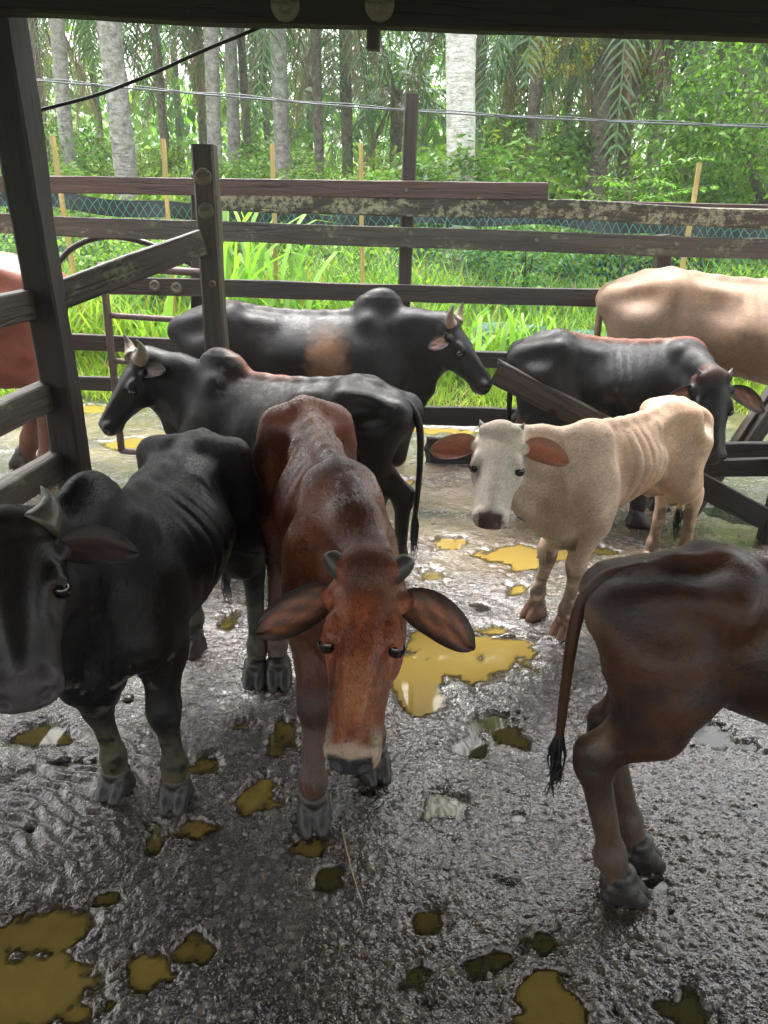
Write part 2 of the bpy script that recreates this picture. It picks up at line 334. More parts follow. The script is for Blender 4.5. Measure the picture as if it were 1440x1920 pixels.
# --- open shed over the viewer: beam, post, tin roof
shed = empty('cattle_shed', (0, 3.4, 0), 0, 'open shed with a dark timber beam across the top and one heavy post', 'shed')
pa, pb, pc = aty(140, 900, 3.55), aty(66, 450, 3.55), aty(14, 100, 3.55)
d = (pc-pa)/(pc[2]-pa[2]); bot = pa-d*pa[2]; top = pa+d*(2.62-pa[2])
board('post', shed, bot, top, .125, .13, W_black, w2=.20, rough=.007, seed=1)
zb = aty(720, 60, 3.38)[2]; print('beam z', zb, 'post', bot, top)
board('beam', shed, (-5.8, 3.42, zb+.145+.085), (5.8, 3.42, zb+.145-.045), .29, .10, W_black, rough=.004, seed=2)
for px in (535, 712):
    c = aty(px, 10, 3.367); disc('timber_plug', shed, c, .055, .008, (0, -1, 0), M_disc)
c = aty(700, 66, 3.45); board('batten', shed, c+np.array([0, 0, .05]), c-np.array([0, 0, .05]), .05, .05, W_dark, seed=4)
for i, x in enumerate((-5.4, -3.2, -1.1, 1.1, 3.2, 5.4)):
    board('rafter', shed, (x, 3.95, zb+.33), (x, -6.1, zb+1.11), .12, .05, W_black, seed=20+i)
for s in (-1, 1): board('post', shed, (s*5.4, -5.9, 0), (s*5.4, -5.9, zb+1.05), .16, .16, W_dark, seed=30+s)
board('post', shed, (4.35, 3.5, 0), (4.35, 3.5, zb), .16, .16, W_dark, seed=35)
xs = np.linspace(-5.9, 5.9, 473); ys = np.array([4.05, .8, -2.4, -6.2]); X, Y = np.meshgrid(xs, ys); Z = zb+.46+(3.5-Y)*.079+.011*np.sin(X*2*pi/.075)
V1 = np.stack([X, Y, Z], -1).reshape(-1, 3); Q1 = grid_quads(*X.shape); V2 = V1+np.array([0, 0, .0015]); me = mesh_np('roof_sheet', np.concatenate([V1, V2]), [np.concatenate([Q1[:, ::-1], Q1+len(V1)])], M_tin)
o = link('roof_sheet', me, shed); o.location = (0, -3.4, 0)

# --- side fence: from beside the viewer past the shed post to the middle post
side = empty('side_fence', (bot[0], 3.2, 0), 0, 'side fence of heavy rails with the tall middle post carrying two round plugs', 'fence')
for i, (px, py, w) in enumerate(((50, 572, .125), (80, 741, .13), (100, 868, .13))):
    p = aty(px, py, 3.50); q = p+np.array([-.04*1, -1, 0])*2.2; q[2] = p[2]; board('rail', side, p+np.array([.02, .06, 0]), q, w, .07, W_post, rough=.003, seed=40+i)
q0, q1 = aty(388, 300, 4.2), aty(408, 640, 4.2); d = (q0-q1)/(q0[2]-q1[2]); mp0 = q1-d*q1[2]; mp1 = aty(382, 272, 4.2)
board('post', side, mp0, mp1, .115, .11, W_post, rough=.004, seed=44)
for (px, py, r) in ((381, 332, .042), (386, 396, .040)): disc('round_plug', side, aty(px, py, 4.132), r, .007, (0, -1, 0), M_disc)
disc('bolt', side, aty(399, 532, 4.130), .016, .02, (0, -1, 0), M_boltm)
a = aty(60, 575, 3.62); b_ = aty(380, 456, 4.10); board('rail', side, a, b_, .125, .05, W_grey, rough=.003, seed=45)

# --- far fence
FF = lambda X: 5.48-.03*X
far_f = empty('rail_fence', (0, 5.5, 0), 0, 'long weathered horizontal rail fence behind the cattle with its tall middle post', 'fence')
def rail(x0, y0, x1, y1, h, t, mat, seed, off=0.0, name='rail', parent=None, **k):
    f = lambda X: FF(X)+off
    return board(name, parent or far_f, onY(x0, y0, f), onY(x1, y1, f), h, t, mat, seed=seed, **k)
rail(-420, 339, 1027, 360, .105, .045, W_purple, 50, -.06, rough=.002)
rail(860, 381, 1900, 402, .06, .045, W_purple, 51, .0, rough=.002)
rail(412, 375, 1900, 423, .115, .045, W_moss, 52, -.055, rough=.005)
rail(-420, 404, 1900, 484, .128, .045, W_grey, 53, -.05, rough=.003)
rail(-420, 519, 1750, 574, .115, .045, W_dark, 54, -.05, rough=.003)
rail(-420, 620, 1750, 704, .112, .045, W_dark, 55, -.05, rough=.003)
rail(-420, 692, 600, 738, .10, .045, W_dark, 56, -.05, rough=.003)
rail(700, 774, 1340, 797, .135, .05, W_black, 57, -.05, rough=.004)
rail(798, 843, 1330, 868, .19, .06, W_black, 58, -.08, rough=.005, ragged=.06)
for (px, py0, px1, py1, w, sd, nm) in ((772, 178, 752, 700, .105, 60, 'post'), (1243, 440, 1225, 800, .13, 61, 'post'), (372, 330, 372, 700, .08, 62, 'post'), (982, 690, 982, 800, .13, 63, 'post'), (-260, 300, -230, 700, .12, 64, 'post')):
    a = onY(px, py0, lambda X: FF(X)+.02); b_ = onY(px1, py1, lambda X: FF(X)+.02); d = (a-b_)/(a[2]-b_[2]); board('post', far_f, b_-d*b_[2], a, w, .09, W_dark, seed=sd)
for (px, py) in ((762, 357), (770, 437), (1006, 450), (1268, 458)): disc('bolt', far_f, onY(px, py, lambda X: FF(X)-.088), .012, .012, (0, -1, 0), M_wire)
for (px, py) in ((290, 536), (331, 540)): disc('round_plug', far_f, onY(px, py, lambda X: FF(X)-.078), .038, .008, (0, -1, 0), M_disc)

# --- broken board in front of the bull's nose, and the leaning timbers at the right
o = board('broken_board', None, aty(925, 695, 4.35), aty(1180, 828, 4.1), .135, .05, W_dark, seed=70, ragged=.09)
tag(o, 'broken plank slanting down with a ragged end by the bull\'s nose', 'plank')
lean = empty('collapsed_fence', (2.1, 4.3, 0), 0, 'collapsed fence of dark leaning timbers behind the cream cow, at the right edge', 'fence')
board('rail', lean, aty(1600, 520, 4.55), aty(1288, 978, 4.22), .15, .05, W_post, w2=.07, seed=71, rough=.006)
board('rail', lean, aty(1560, 610, 4.40), aty(1380, 868, 4.28), .085, .05, W_dark, seed=72)
board('rail', lean, aty(1300, 843, 4.16), aty(1800, 838, 4.3), .085, .05, W_black, seed=73)
board('rail', lean, aty(1285, 874, 4.10), aty(1800, 872, 4.2), .105, .05, W_black, seed=74)
board('rail', lean, aty(1275, 888, 4.06), aty(1440, 975, 3.98), .125, .05, W_black, seed=75)
board('post', lean, aty(1438, 1015, 3.99), aty(1500, 800, 4.02), .10, .09, W_black, seed=76)

# --- pipe gate standing open behind the black cow
gate = empty('pipe_gate', (-1.6, 4.95, 0), 0, 'rusty open pipe gate standing behind the black cow facing left', 'gate')
G = lambda px, py, Y=5.0: aty(px, py, Y)-np.array([-1.6, 4.95, 0])
for pts, r in (((G(192, 498), G(228, 846)), .024), ((G(186, 499), G(378, 511)), .024), ((G(202, 591), G(340, 600)), .019), ((G(212, 676), G(345, 688)), .019), ((G(226, 845), G(330, 853)), .022)):
    mb = MB(); P_ = np.linspace(pts[0], pts[1], 8); mb.tube(P_, r, 12); link('pipe', mb.mesh('pipe', M_rust), gate)

# --- black hose arching over the rail, electric wires
mb = MB(); pp = np.array([aty(x, y, 5.62) for x, y in ((104, 500), (128, 468), (165, 449), (205, 442), (250, 448), (295, 462), (335, 482), (372, 502), (400, 520))]); u = np.linspace(0, 1, 40)
pp = np.stack([np.interp(u, np.linspace(0, 1, len(pp)), pp[:, i]) for i in range(3)], 1)
for _ in range(6): pp[1:-1] = .25*pp[:-2]+.5*pp[1:-1]+.25*pp[2:]
mb.tube(pp, .020, 10); tag(link('hose', mb.mesh('hose', M_rubber)), 'black rubber hose arching over the far rails at the left', 'hose')
def wire(name, pts, Ys, r, mat, lab, cat, sag=0.0):
    mb = MB(); P_ = np.array([aty(x, y, Y) for (x, y), Y in zip(pts, Ys)]); u = np.linspace(0, 1, 60); P_ = np.stack([np.interp(u, np.linspace(0, 1, len(P_)), P_[:, i]) for i in range(3)], 1)
    for _ in range(12): P_[1:-1] = .25*P_[:-2]+.5*P_[1:-1]+.25*P_[2:]
    mb.tube(P_, r, 8)
    if sag:
        Q_ = P_+np.array([0, 0, .012])+np.stack([0*u, .012*np.cos(u*70), .006*np.sin(u*70)], 1); mb.tube(Q_, r*.8, 6)
    tag(link(name, mb.mesh(name, mat)), lab, cat)
wire('cable', [(-200, 128), (65, 151), (320, 172), (720, 206), (1080, 226), (1440, 239), (1700, 246)], [6.0]*7, .0055, M_wire, 'pair of thin twisted wires stretched across the whole view above the fence', 'cable', 1)
wire('cable', [(20, 225), (72, 207), (180, 180), (290, 137), (380, 95), (462, 62), (560, 20)], [3.75]*7, .0075, M_rubber, 'thick black cable running from the shed post up to the beam', 'cable')
# ------------------------------------------------------------------ cattle
def coat_material(name, rough=.42, wet=.3, streak=.0012, spec=.5, sheen=0.0):
    m, nt, b, out = newmat(name)
    at = N(nt, 'ShaderNodeAttribute'); at.attribute_name = 'coat'
    tc = N(nt, 'ShaderNodeTexCoord'); ob = tc.outputs['Object']
    sx = N(nt, 'ShaderNodeSeparateXYZ'); nt.links.new(ob, sx.inputs[0])
    big = noise_tex(nt, 9, ob, 3)
    dis = N(nt, 'ShaderNodeVectorMath', operation='MULTIPLY_ADD'); nt.links.new(big.outputs['Color'], dis.inputs[0])
    dis.inputs[1].default_value = (.06, .06, .06); nt.links.new(ob, dis.inputs[2])
    hb = noise_tex(nt, 1, dis.outputs[0], 3, .65, (38, 170, 120)); hl = noise_tex(nt, 1, dis.outputs[0], 3, .65, (190, 190, 45))
    k = N(nt, 'ShaderNodeMapRange'); nt.links.new(sx.outputs[2], k.inputs[0]); k.inputs[1].default_value = .42; k.inputs[2].default_value = .55
    hair = N(nt, 'ShaderNodeMix', data_type='FLOAT'); nt.links.new(k.outputs[0], hair.inputs[0]); nt.links.new(hl.outputs[0], hair.inputs[2]); nt.links.new(hb.outputs[0], hair.inputs[3])
    h = hair.outputs[0]
    v = mathn(nt, 'MULTIPLY_ADD', h, 1.1, .45)
    v2 = mathn(nt, 'MULTIPLY_ADD', big.outputs[0], .7, .65)
    vv = mathn(nt, 'MULTIPLY', v, v2)
    vm = N(nt, 'ShaderNodeVectorMath', operation='SCALE'); nt.links.new(at.outputs['Color'], vm.inputs[0]); nt.links.new(vv, vm.inputs['Scale'])
    # small pale flecks of dried mud and dust
    fl = noise_tex(nt, 75, ob, 2, .5); fr = ramp(nt, fl.outputs[0], [(.70, (0, 0, 0)), (.76, (1, 1, 1))])
    ff = mathn(nt, 'MULTIPLY', fr.outputs[0], .14)
    c = mixc(nt, ff, vm.outputs[0], (.17, .13, .09))
    nt.links.new(c, b.inputs['Base Color'])
    wm = noise_tex(nt, 5, ob, 3); wr = ramp(nt, wm.outputs[0], [(.42, (0, 0, 0)), (.62, (1, 1, 1))])
    r = mathn(nt, 'MULTIPLY_ADD', wr.outputs[0], -wet, rough+wet*.5); r2 = mathn(nt, 'MULTIPLY_ADD', h, .2, r); r3 = mathn(nt, 'SUBTRACT', r2, .1)
    nt.links.new(r3, b.inputs['Roughness']); b.inputs['Specular IOR Level'].default_value = spec
    if sheen: b.inputs['Sheen Weight'].default_value = sheen; b.inputs['Sheen Roughness'].default_value = .4
    n1 = bump(nt, None, h, streak, 1.0)
    fold = noise_tex(nt, 1, dis.outputs[0], 2, .5, (26, 26, 7)); bump(nt, b, fold.outputs[0], .0035, .5, n1)
    return m
def horn_material(name, c1, c2):
    m, nt, b, out = newmat(name)
    at = N(nt, 'ShaderNodeAttribute'); at.attribute_name = 'coat'
    tc = N(nt, 'ShaderNodeTexCoord'); n = noise_tex(nt, 45, tc.outputs['Object'], 4)
    sp = N(nt, 'ShaderNodeSeparateColor'); nt.links.new(at.outputs['Color'], sp.inputs[0])
    f = mathn(nt, 'ADD', sp.outputs[0], mathn(nt, 'MULTIPLY_ADD', n.outputs[0], .4, -.2))
    r = ramp(nt, f, [(0, c1), (1, c2)]); nt.links.new(r.outputs[0], b.inputs['Base Color']); b.inputs['Roughness'].default_value = .42
    w = N(nt, 'ShaderNodeTexWave'); w.inputs['Scale'].default_value = 1.0; w.bands_direction = 'X'
    bump(nt, b, n.outputs[0], .002); return m

M_black = coat_material('black_coat', .50, .18, .0012, .30)
M_furwet = coat_material('wet_brown_fur', .30, .2, .0004, .6)
M_wetbrown = coat_material('wet_brown_coat', .45, .25, .0022, .45)
M_pale = coat_material('cream_coat', .62, .15, .0012, .35)
M_red = coat_material('red_coat', .55, .15, .0008, .4)
M_dark = coat_material('dark_brown_coat', .5, .2, .0008, .45)
M_eye, _nt, _b, _o = newmat('eye_gloss'); _b.inputs['Base Color'].default_value = (.006, .005, .006, 1); _b.inputs['Roughness'].default_value = .12
_b.inputs['Coat Weight'].default_value = .3
M_ear = coat_material('ear_skin', .5, .1, .0012, .45)
M_ear_orange = plain('ear_skin_orange', (.30, .085, .035), .5, 40, .0015, .45)
M_ear_brown = plain('ear_skin_brown', (.17, .06, .03), .5, 40, .0015, .5)
M_ear_dark = plain('ear_skin_dark', (.10, .035, .02), .5, 40, .0015, .6)
M_horn_pale = horn_material('horn_pale', (.26, .19, .12), (.09, .075, .06))
M_horn_dark = horn_material('horn_dark', (.06, .05, .045), (.035, .033, .03))
M_horn_grey = horn_material('horn_grey', (.075, .06, .04), (.02, .02, .02))
M_hoof = plain('hoof_horn', (.018, .0145, .012), .45, 35, .003, .8)
M_hoof_brown = plain('hoof_horn_brown', (.12, .06, .035), .4, 60, .002, .5)
M_tassel = plain('tail_hair', (.009, .008, .009), .45, 30, .001, .3)
M_tassel_brown = plain('tail_hair_brown', (.02, .012, .01), .45, 30, .001, .3)

class Field:
    def __init__(s, lo, hi, h):
        s.lo = np.array(lo, float); s.h = h; s.n = np.ceil((np.array(hi)-s.lo)/h).astype(int)+1
        s.ax = [(s.lo[i]+np.arange(s.n[i])*h).astype(np.float32) for i in range(3)]
        s.F = np.full(tuple(s.n), .5, np.float32)
    def sub(s, lo, hi):
        a = np.clip(np.floor((np.array(lo)-s.lo)/s.h).astype(int), 0, s.n); b = np.clip(np.ceil((np.array(hi)-s.lo)/s.h).astype(int)+1, 0, s.n)
        if np.any(b <= a): return None
        sl = tuple(slice(a[i], b[i]) for i in range(3))
        return sl, s.ax[0][sl[0]][:, None, None], s.ax[1][sl[1]][None, :, None], s.ax[2][sl[2]][None, None, :]
    def put(s, sl, d, k, sub=False):
        F = s.F[sl]
        if sub:
            d = -d; h = np.clip(.5-.5*(F-d)/k, 0, 1); s.F[sl] = F*(1-h)+d*h + k*h*(1-h)
        else:
            h = np.clip(.5+.5*(F-d)/k, 0, 1); s.F[sl] = F*(1-h)+d*h - k*h*(1-h)
    def cap(s, a, b, ra, rb, k=.03, sub=False):
        a = np.asarray(a, float); b = np.asarray(b, float); m = max(ra, rb)+k+2*s.h
        r = s.sub(np.minimum(a, b)-m, np.maximum(a, b)+m)
        if r is None: return
        sl, X, Y, Z = r; ab = b-a; L = float(ab@ab)+1e-9
        t = np.clip(((X-a[0])*ab[0]+(Y-a[1])*ab[1]+(Z-a[2])*ab[2])/L, 0, 1)
        d = np.sqrt((X-a[0]-t*ab[0])**2+(Y-a[1]-t*ab[1])**2+(Z-a[2]-t*ab[2])**2)-(ra+(rb-ra)*t)
        s.put(sl, d.astype(np.float32), k, sub)
    def chain(s, P, R, k=.03):
        for i in range(len(P)-1): s.cap(P[i], P[i+1], R[i], R[i+1], k)
    def ell(s, c, r, k=.03, R=None, sub=False):
        c = np.asarray(c, float); r = np.asarray(r, float); R = np.eye(3) if R is None else R   # R columns = axes
        ext = np.sqrt(((R*r)**2).sum(1))+k+2*s.h; q = s.sub(c-ext, c+ext)
        if q is None: return
        sl, X, Y, Z = q; x = X-c[0]; y = Y-c[1]; z = Z-c[2]
        q0 = 0; q1 = 0
        for i in range(3):
            u = (x*R[0, i]+y*R[1, i]+z*R[2, i])/r[i]; q0 = q0+u*u; q1 = q1+(u/r[i])**2
        k0 = np.sqrt(q0); k1 = np.sqrt(q1)+1e-6
        s.put(sl, (k0*(k0-1)/k1).astype(np.float32), k, sub)
    def loft(s, O, R, T, W, ZT, ZB, p=2.2, roof=0.0, jaw=0.0, k=.03):
        """section loft along R[:,0] starting at O; widths along R[:,1]; top / bottom along R[:,2]"""
        T, W, ZT, ZB = [np.asarray(v, float) for v in (T, W, ZT, ZB)]
        tt = np.linspace(T[0], T[-1], 80)
        def sm(v):
            q = np.interp(tt, T, v)
            for _ in range(4): q[1:-1] = .25*q[:-2]+.5*q[1:-1]+.25*q[2:]
            return q
        w, zt, zb = sm(W), sm(ZT), sm(ZB); O = np.asarray(O, float)
        cs = [O+R[:, 0]*t+R[:, 1]*y+R[:, 2]*z for t in (T[0], T[-1]) for y in (-max(W), max(W)) for z in (min(ZB), max(ZT))]
        m = k+2*s.h; q = s.sub(np.min(cs, 0)-m, np.max(cs, 0)+m)
        if q is None: return
        sl, X, Y, Z = q; x = X-O[0]; y = Y-O[1]; z = Z-O[2]
        u = (x*R[0, 0]+y*R[1, 0]+z*R[2, 0]); v = np.abs(x*R[0, 1]+y*R[1, 1]+z*R[2, 1]); t = (x*R[0, 2]+y*R[1, 2]+z*R[2, 2])
        uc = np.clip(u, T[0], T[-1]); over = np.abs(u-uc)
        ws = np.interp(uc, tt, w).astype(np.float32); a = np.interp(uc, tt, zt).astype(np.float32); b = np.interp(uc, tt, zb).astype(np.float32)
        rz = np.maximum((a-b)*.5, .004); zc = (a+b)*.5; zr = (t-zc)/rz
        ws = ws*(1-roof*np.clip(zr, 0, 1.2)**1.6-jaw*np.clip(-zr, 0, 1.2)**1.3)
        ws = np.maximum(ws, .004)
        qq = ((v/ws)**p+np.abs(zr)**p)**(1/p); mr = np.minimum(ws, rz)
        d = (qq-1)*mr; d = np.where(over > 0, np.sqrt(np.maximum(d, 0)**2+over**2)+np.minimum(d, 0)*0, d)
        s.put(sl, d.astype(np.float32), k)
    def mesh(s):
        F = s.F; S = F < 0; c = S[:-1, :-1, :-1]; anyv = np.zeros(c.shape, np.uint8)
        offs = [(i, j, k) for i in (0, 1) for j in (0, 1) for k in (0, 1)]
        nx, ny, nz = F.shape
        for (i, j, k) in offs: anyv += S[i:nx-1+i, j:ny-1+j, k:nz-1+k]
        I = np.argwhere((anyv > 0) & (anyv < 8)); vals = np.stack([F[I[:, 0]+i, I[:, 1]+j, I[:, 2]+k] for (i, j, k) in offs], 1)
        acc = np.zeros((len(I), 3)); cnt = np.zeros(len(I))
        for a in range(8):
            for ax in range(3):
                oa = offs[a]
                if oa[ax]: continue
                ob = list(oa); ob[ax] = 1; b = offs.index(tuple(ob))
                va, vb = vals[:, a], vals[:, b]; m = (va < 0) != (vb < 0)
                t = va[m]/(va[m]-vb[m]); p = np.tile(np.array(oa, float), (m.sum(), 1)); p[:, ax] = t; acc[m] += p; cnt[m] += 1
        V = s.lo+(I+acc/cnt[:, None])*s.h
        idx = np.full(c.shape, -1, np.int32); idx[I[:, 0], I[:, 1], I[:, 2]] = np.arange(len(I)); Q = []
        for ax in range(3):
            A = [slice(None)]*3; B = [slice(None)]*3; A[ax] = slice(0, -1); B[ax] = slice(1, None)
            sa, sb = S[tuple(A)], S[tuple(B)]; E = np.argwhere(sa != sb); o1, o2 = [(1, 2), (2, 0), (0, 1)][ax]
            ok = (E[:, o1] > 0) & (E[:, o2] > 0) & (E[:, o1] < F.shape[o1]-1) & (E[:, o2] < F.shape[o2]-1); E = E[ok]
            ins = S[E[:, 0], E[:, 1], E[:, 2]]
            def g(d1, d2):
                e = E.copy(); e[:, o1] += d1; e[:, o2] += d2; return idx[e[:, 0], e[:, 1], e[:, 2]]
            q = np.stack([g(-1, -1), g(0, -1), g(0, 0), g(-1, 0)], 1); q[~ins] = q[~ins][:, ::-1]; Q.append(q)
        Q = np.concatenate(Q)
        # two rounds of light smoothing
        for lam in (.5, -.35, .4):
            acc = np.zeros_like(V); cnt = np.zeros(len(V))
            for a, b in ((0, 1), (1, 2), (2, 3), (3, 0)):
                for i, j in ((a, b), (b, a)):
                    for d in range(3): acc[:, d] += np.bincount(Q[:, i], V[Q[:, j], d], len(V))
                    cnt += np.bincount(Q[:, i], minlength=len(V))
            V = V+lam*(acc/cnt[:, None]-V)
        return V, Q

def ear_mesh(mb, root, e, f, L, W, m_out=0, m_in=1, col=(.05, .05, .05), droop=.15, cup=.35, icols=None):
    """leaf-shaped ear: e outwards, f = direction the open side faces"""
    e = np.array(e, float); e /= np.linalg.norm(e); f = np.array(f, float); f -= e*(f@e); f /= np.linalg.norm(f); sd = np.cross(f, e)
    nu, nv = 18, 11; G = np.zeros((nu, nv, 3)); Bk = np.zeros((nu, nv, 3))
    for i in range(nu):
        u = i/(nu-1); w = W*.5*max(0, 1-abs(1.92*u-.90)**2.3)**.55*(1.04-.12*u)
        w = max(w, .004)
        for j in range(nv):
            v = -1+2*j/(nv-1)
            roll = cup*(1.25-.8*u)
            p = root + e*u*L + sd*(w*v*(1-.12*v*v)+ .05*W*sin(pi*u)) + f*(w*roll*(v*v)) + np.array([0, 0, -1.])*droop*L*u*u
            p = p+f*.003*sin(v*7+u*5)*u
            G[i, j] = p+f*.0015; Bk[i, j] = p-f*(.0015+.010*(1-v*v)*(1-u)**.7)-f*.002
    C2 = np.zeros((nu, nv, 3)); ic = np.array(icols or (col, col))
    for i in range(nu):
        for j in range(nv):
            u = i/(nu-1); v = -1+2*j/(nv-1); k = sstep(.95, .25, abs(v)+.25*abs(u-.5))*(.55+.45*sin(9*v+u*6)*sin(u*11))*sstep(1.0, .8, u); C2[i, j] = ic[1]*(1-k)+ic[0]*k
    def grid(P, flip, m, c):
        q = []
        for i in range(nu-1):
            for j in range(nv-1):
                a = i*nv+j; r = (a, a+1, a+nv+1, a+nv); q.append(r[::-1] if flip else r)
        mb.add(P.reshape(-1, 3), q, m=m, col=c)
    grid(G, True, m_in, C2.reshape(-1, 3)); grid(Bk, False, m_out, col)
    rim = []; q = []
    order = [(i, 0) for i in range(nu)]+[(nu-1, j) for j in range(1, nv)]+[(i, nv-1) for i in range(nu-2, -1, -1)]
    for (i, j) in order: rim += [G[i, j], Bk[i, j]]
    for a in range(len(order)-1): q.append((2*a, 2*a+2, 2*a+3, 2*a+1))
    mb.add(rim, q, m=m_out, col=col)

def hoof_mesh():
    f = Field((-.085, -.065, -.03), (.105, .065, .13), .0034)
    for sy in (-1, 1):
        g = lambda x, y, z: (x, sy*y, z)
        f.cap(g(-.040, .026, .020), g(.050, .024, .012), .026, .020, .012); f.cap(g(-.030, .025, .050), g(.034, .024, .028), .026, .024, .014)
        f.cap(g(-.018, .023, .085), g(.012, .024, .055), .025, .026, .016); f.cap(g(.02, .024, .04), g(.062, .021, .010), .024, .014, .012)
    f.cap((-.10, 0, .0), (.12, 0, .0), .004, .005, .006, sub=True); f.cap((.03, 0, .01), (.09, 0, .0), .007, .010, .006, sub=True); f.cap((.0, 0, .12), (.07, 0, .02), .003, .004, .008, sub=True)
    f.ell((-.014, 0, .088), (.046, .042, .03), .012)
    V, Q = f.mesh(); V[:, 2] = np.maximum(V[:, 2], 0)
    return V, Q
HOOF = hoof_mesh()
def hooves_for(root, pts, yaw, S, mat):
    for (x, y, a, sc) in pts:
        V, Q = HOOF; me = mesh_np('hoof', V*S*sc, Q, mat); o = link('hoof', me, root); o.location = (x, y, -.007); o.rotation_euler = (0, 0, a)

def strands(mb, root, d, n, L, spread, r0, seed, curl=.02, col=None):
    rng = np.random.RandomState(seed)
    for i in range(n):
        a = rng.rand()*2*pi; rr = spread*sqrt(rng.rand()); l = L*(.55+.45*rng.rand()); P = []
        ph = rng.rand()*6; am = curl*(.3+rng.rand())
        for t in np.linspace(0, 1, 7):
            bul = sin(pi*min(1, t*1.1+.12))
            P.append(np.array(root)+np.array(d)*l*t+np.array([cos(a)*rr*bul*1.5+am*sin(ph+t*5)*t, sin(a)*rr*bul*1.5+am*cos(ph*1.7+t*4)*t, 0]))
        mb.tube(P, [r0, r0, r0, r0*.8, r0*.7, r0*.45, r0*.1], 4, col=col, cap=False)

def fur_mesh(V, Q, C, H, HR, Hc, S, n, L, W, lift, seed=0):
    rng = np.random.RandomState(seed+50); q = Q[rng.randint(0, len(Q), n)]; a, b = rng.rand(n, 1), rng.rand(n, 1)
    p = (V[q[:, 0]]*(1-a)+V[q[:, 1]]*a)*(1-b)+(V[q[:, 3]]*(1-a)+V[q[:, 2]]*a)*b
    nr = np.cross(V[q[:, 2]]-V[q[:, 0]], V[q[:, 3]]-V[q[:, 1]]); nr /= np.linalg.norm(nr, axis=1)[:, None]+1e-12
    hc = Hc[q[:, 0]]; head = sstep(-.25, .05, hc[:, 0])*(np.abs(hc[:, 1]) < .35)*(np.abs(hc[:, 2]+.15) < .4)
    d = np.tile(np.array([-1., 0, -.45]), (n, 1)); leg = sstep(.55, .42, p[:, 2]/S); d = d*(1-leg[:, None])+np.array([-.1, 0, -1.])*leg[:, None]
    d = d*(1-head[:, None])+HR[:, 0]*head[:, None]*1.2
    cl = np.stack([fbm(p*55/ (1.0), 3+k, 2) for k in range(3)], 1)-.5; wv = np.stack([fbm(p*9, 13+k, 2) for k in range(3)], 1)-.5
    d = d+cl*1.3+wv*1.7+rng.randn(n, 3)*.16; d -= nr*(d*nr).sum(1)[:, None]; d /= np.linalg.norm(d, axis=1)[:, None]+1e-9
    keep = (hc[:, 0] < .90) | (head < .5); keep &= (p[:, 2] > .12*S)
    ll = L*(.5+.8*rng.rand(n))*(1-.55*leg)*(1-.35*head); sd = np.cross(nr, d); w = W*(.6+.7*rng.rand(n)); lf = lift*(.4+1.1*rng.rand(n))
    m1 = p+d*(ll*.5)[:, None]+nr*(ll*lf)[:, None]; tip = p+d*ll[:, None]+nr*(ll*lf*.9)[:, None]; p = p-nr*.0012
    F = np.stack([p-sd*(w*.5)[:, None], p+sd*(w*.5)[:, None], m1+sd*(w*.4)[:, None], m1-sd*(w*.4)[:, None], tip], 1)[keep]; m = len(F)
    base = np.arange(m)[:, None]*5; col = C[q[:, 0]][keep]*(.7+.6*rng.rand(m))[:, None]*(.75+.5*fbm(p[keep]*70, 2, 2))[:, None]
    return F.reshape(-1, 3), base+np.array([[0, 1, 2, 3]]), base+np.array([[3, 2, 4]]), np.repeat(col, 5, 0)

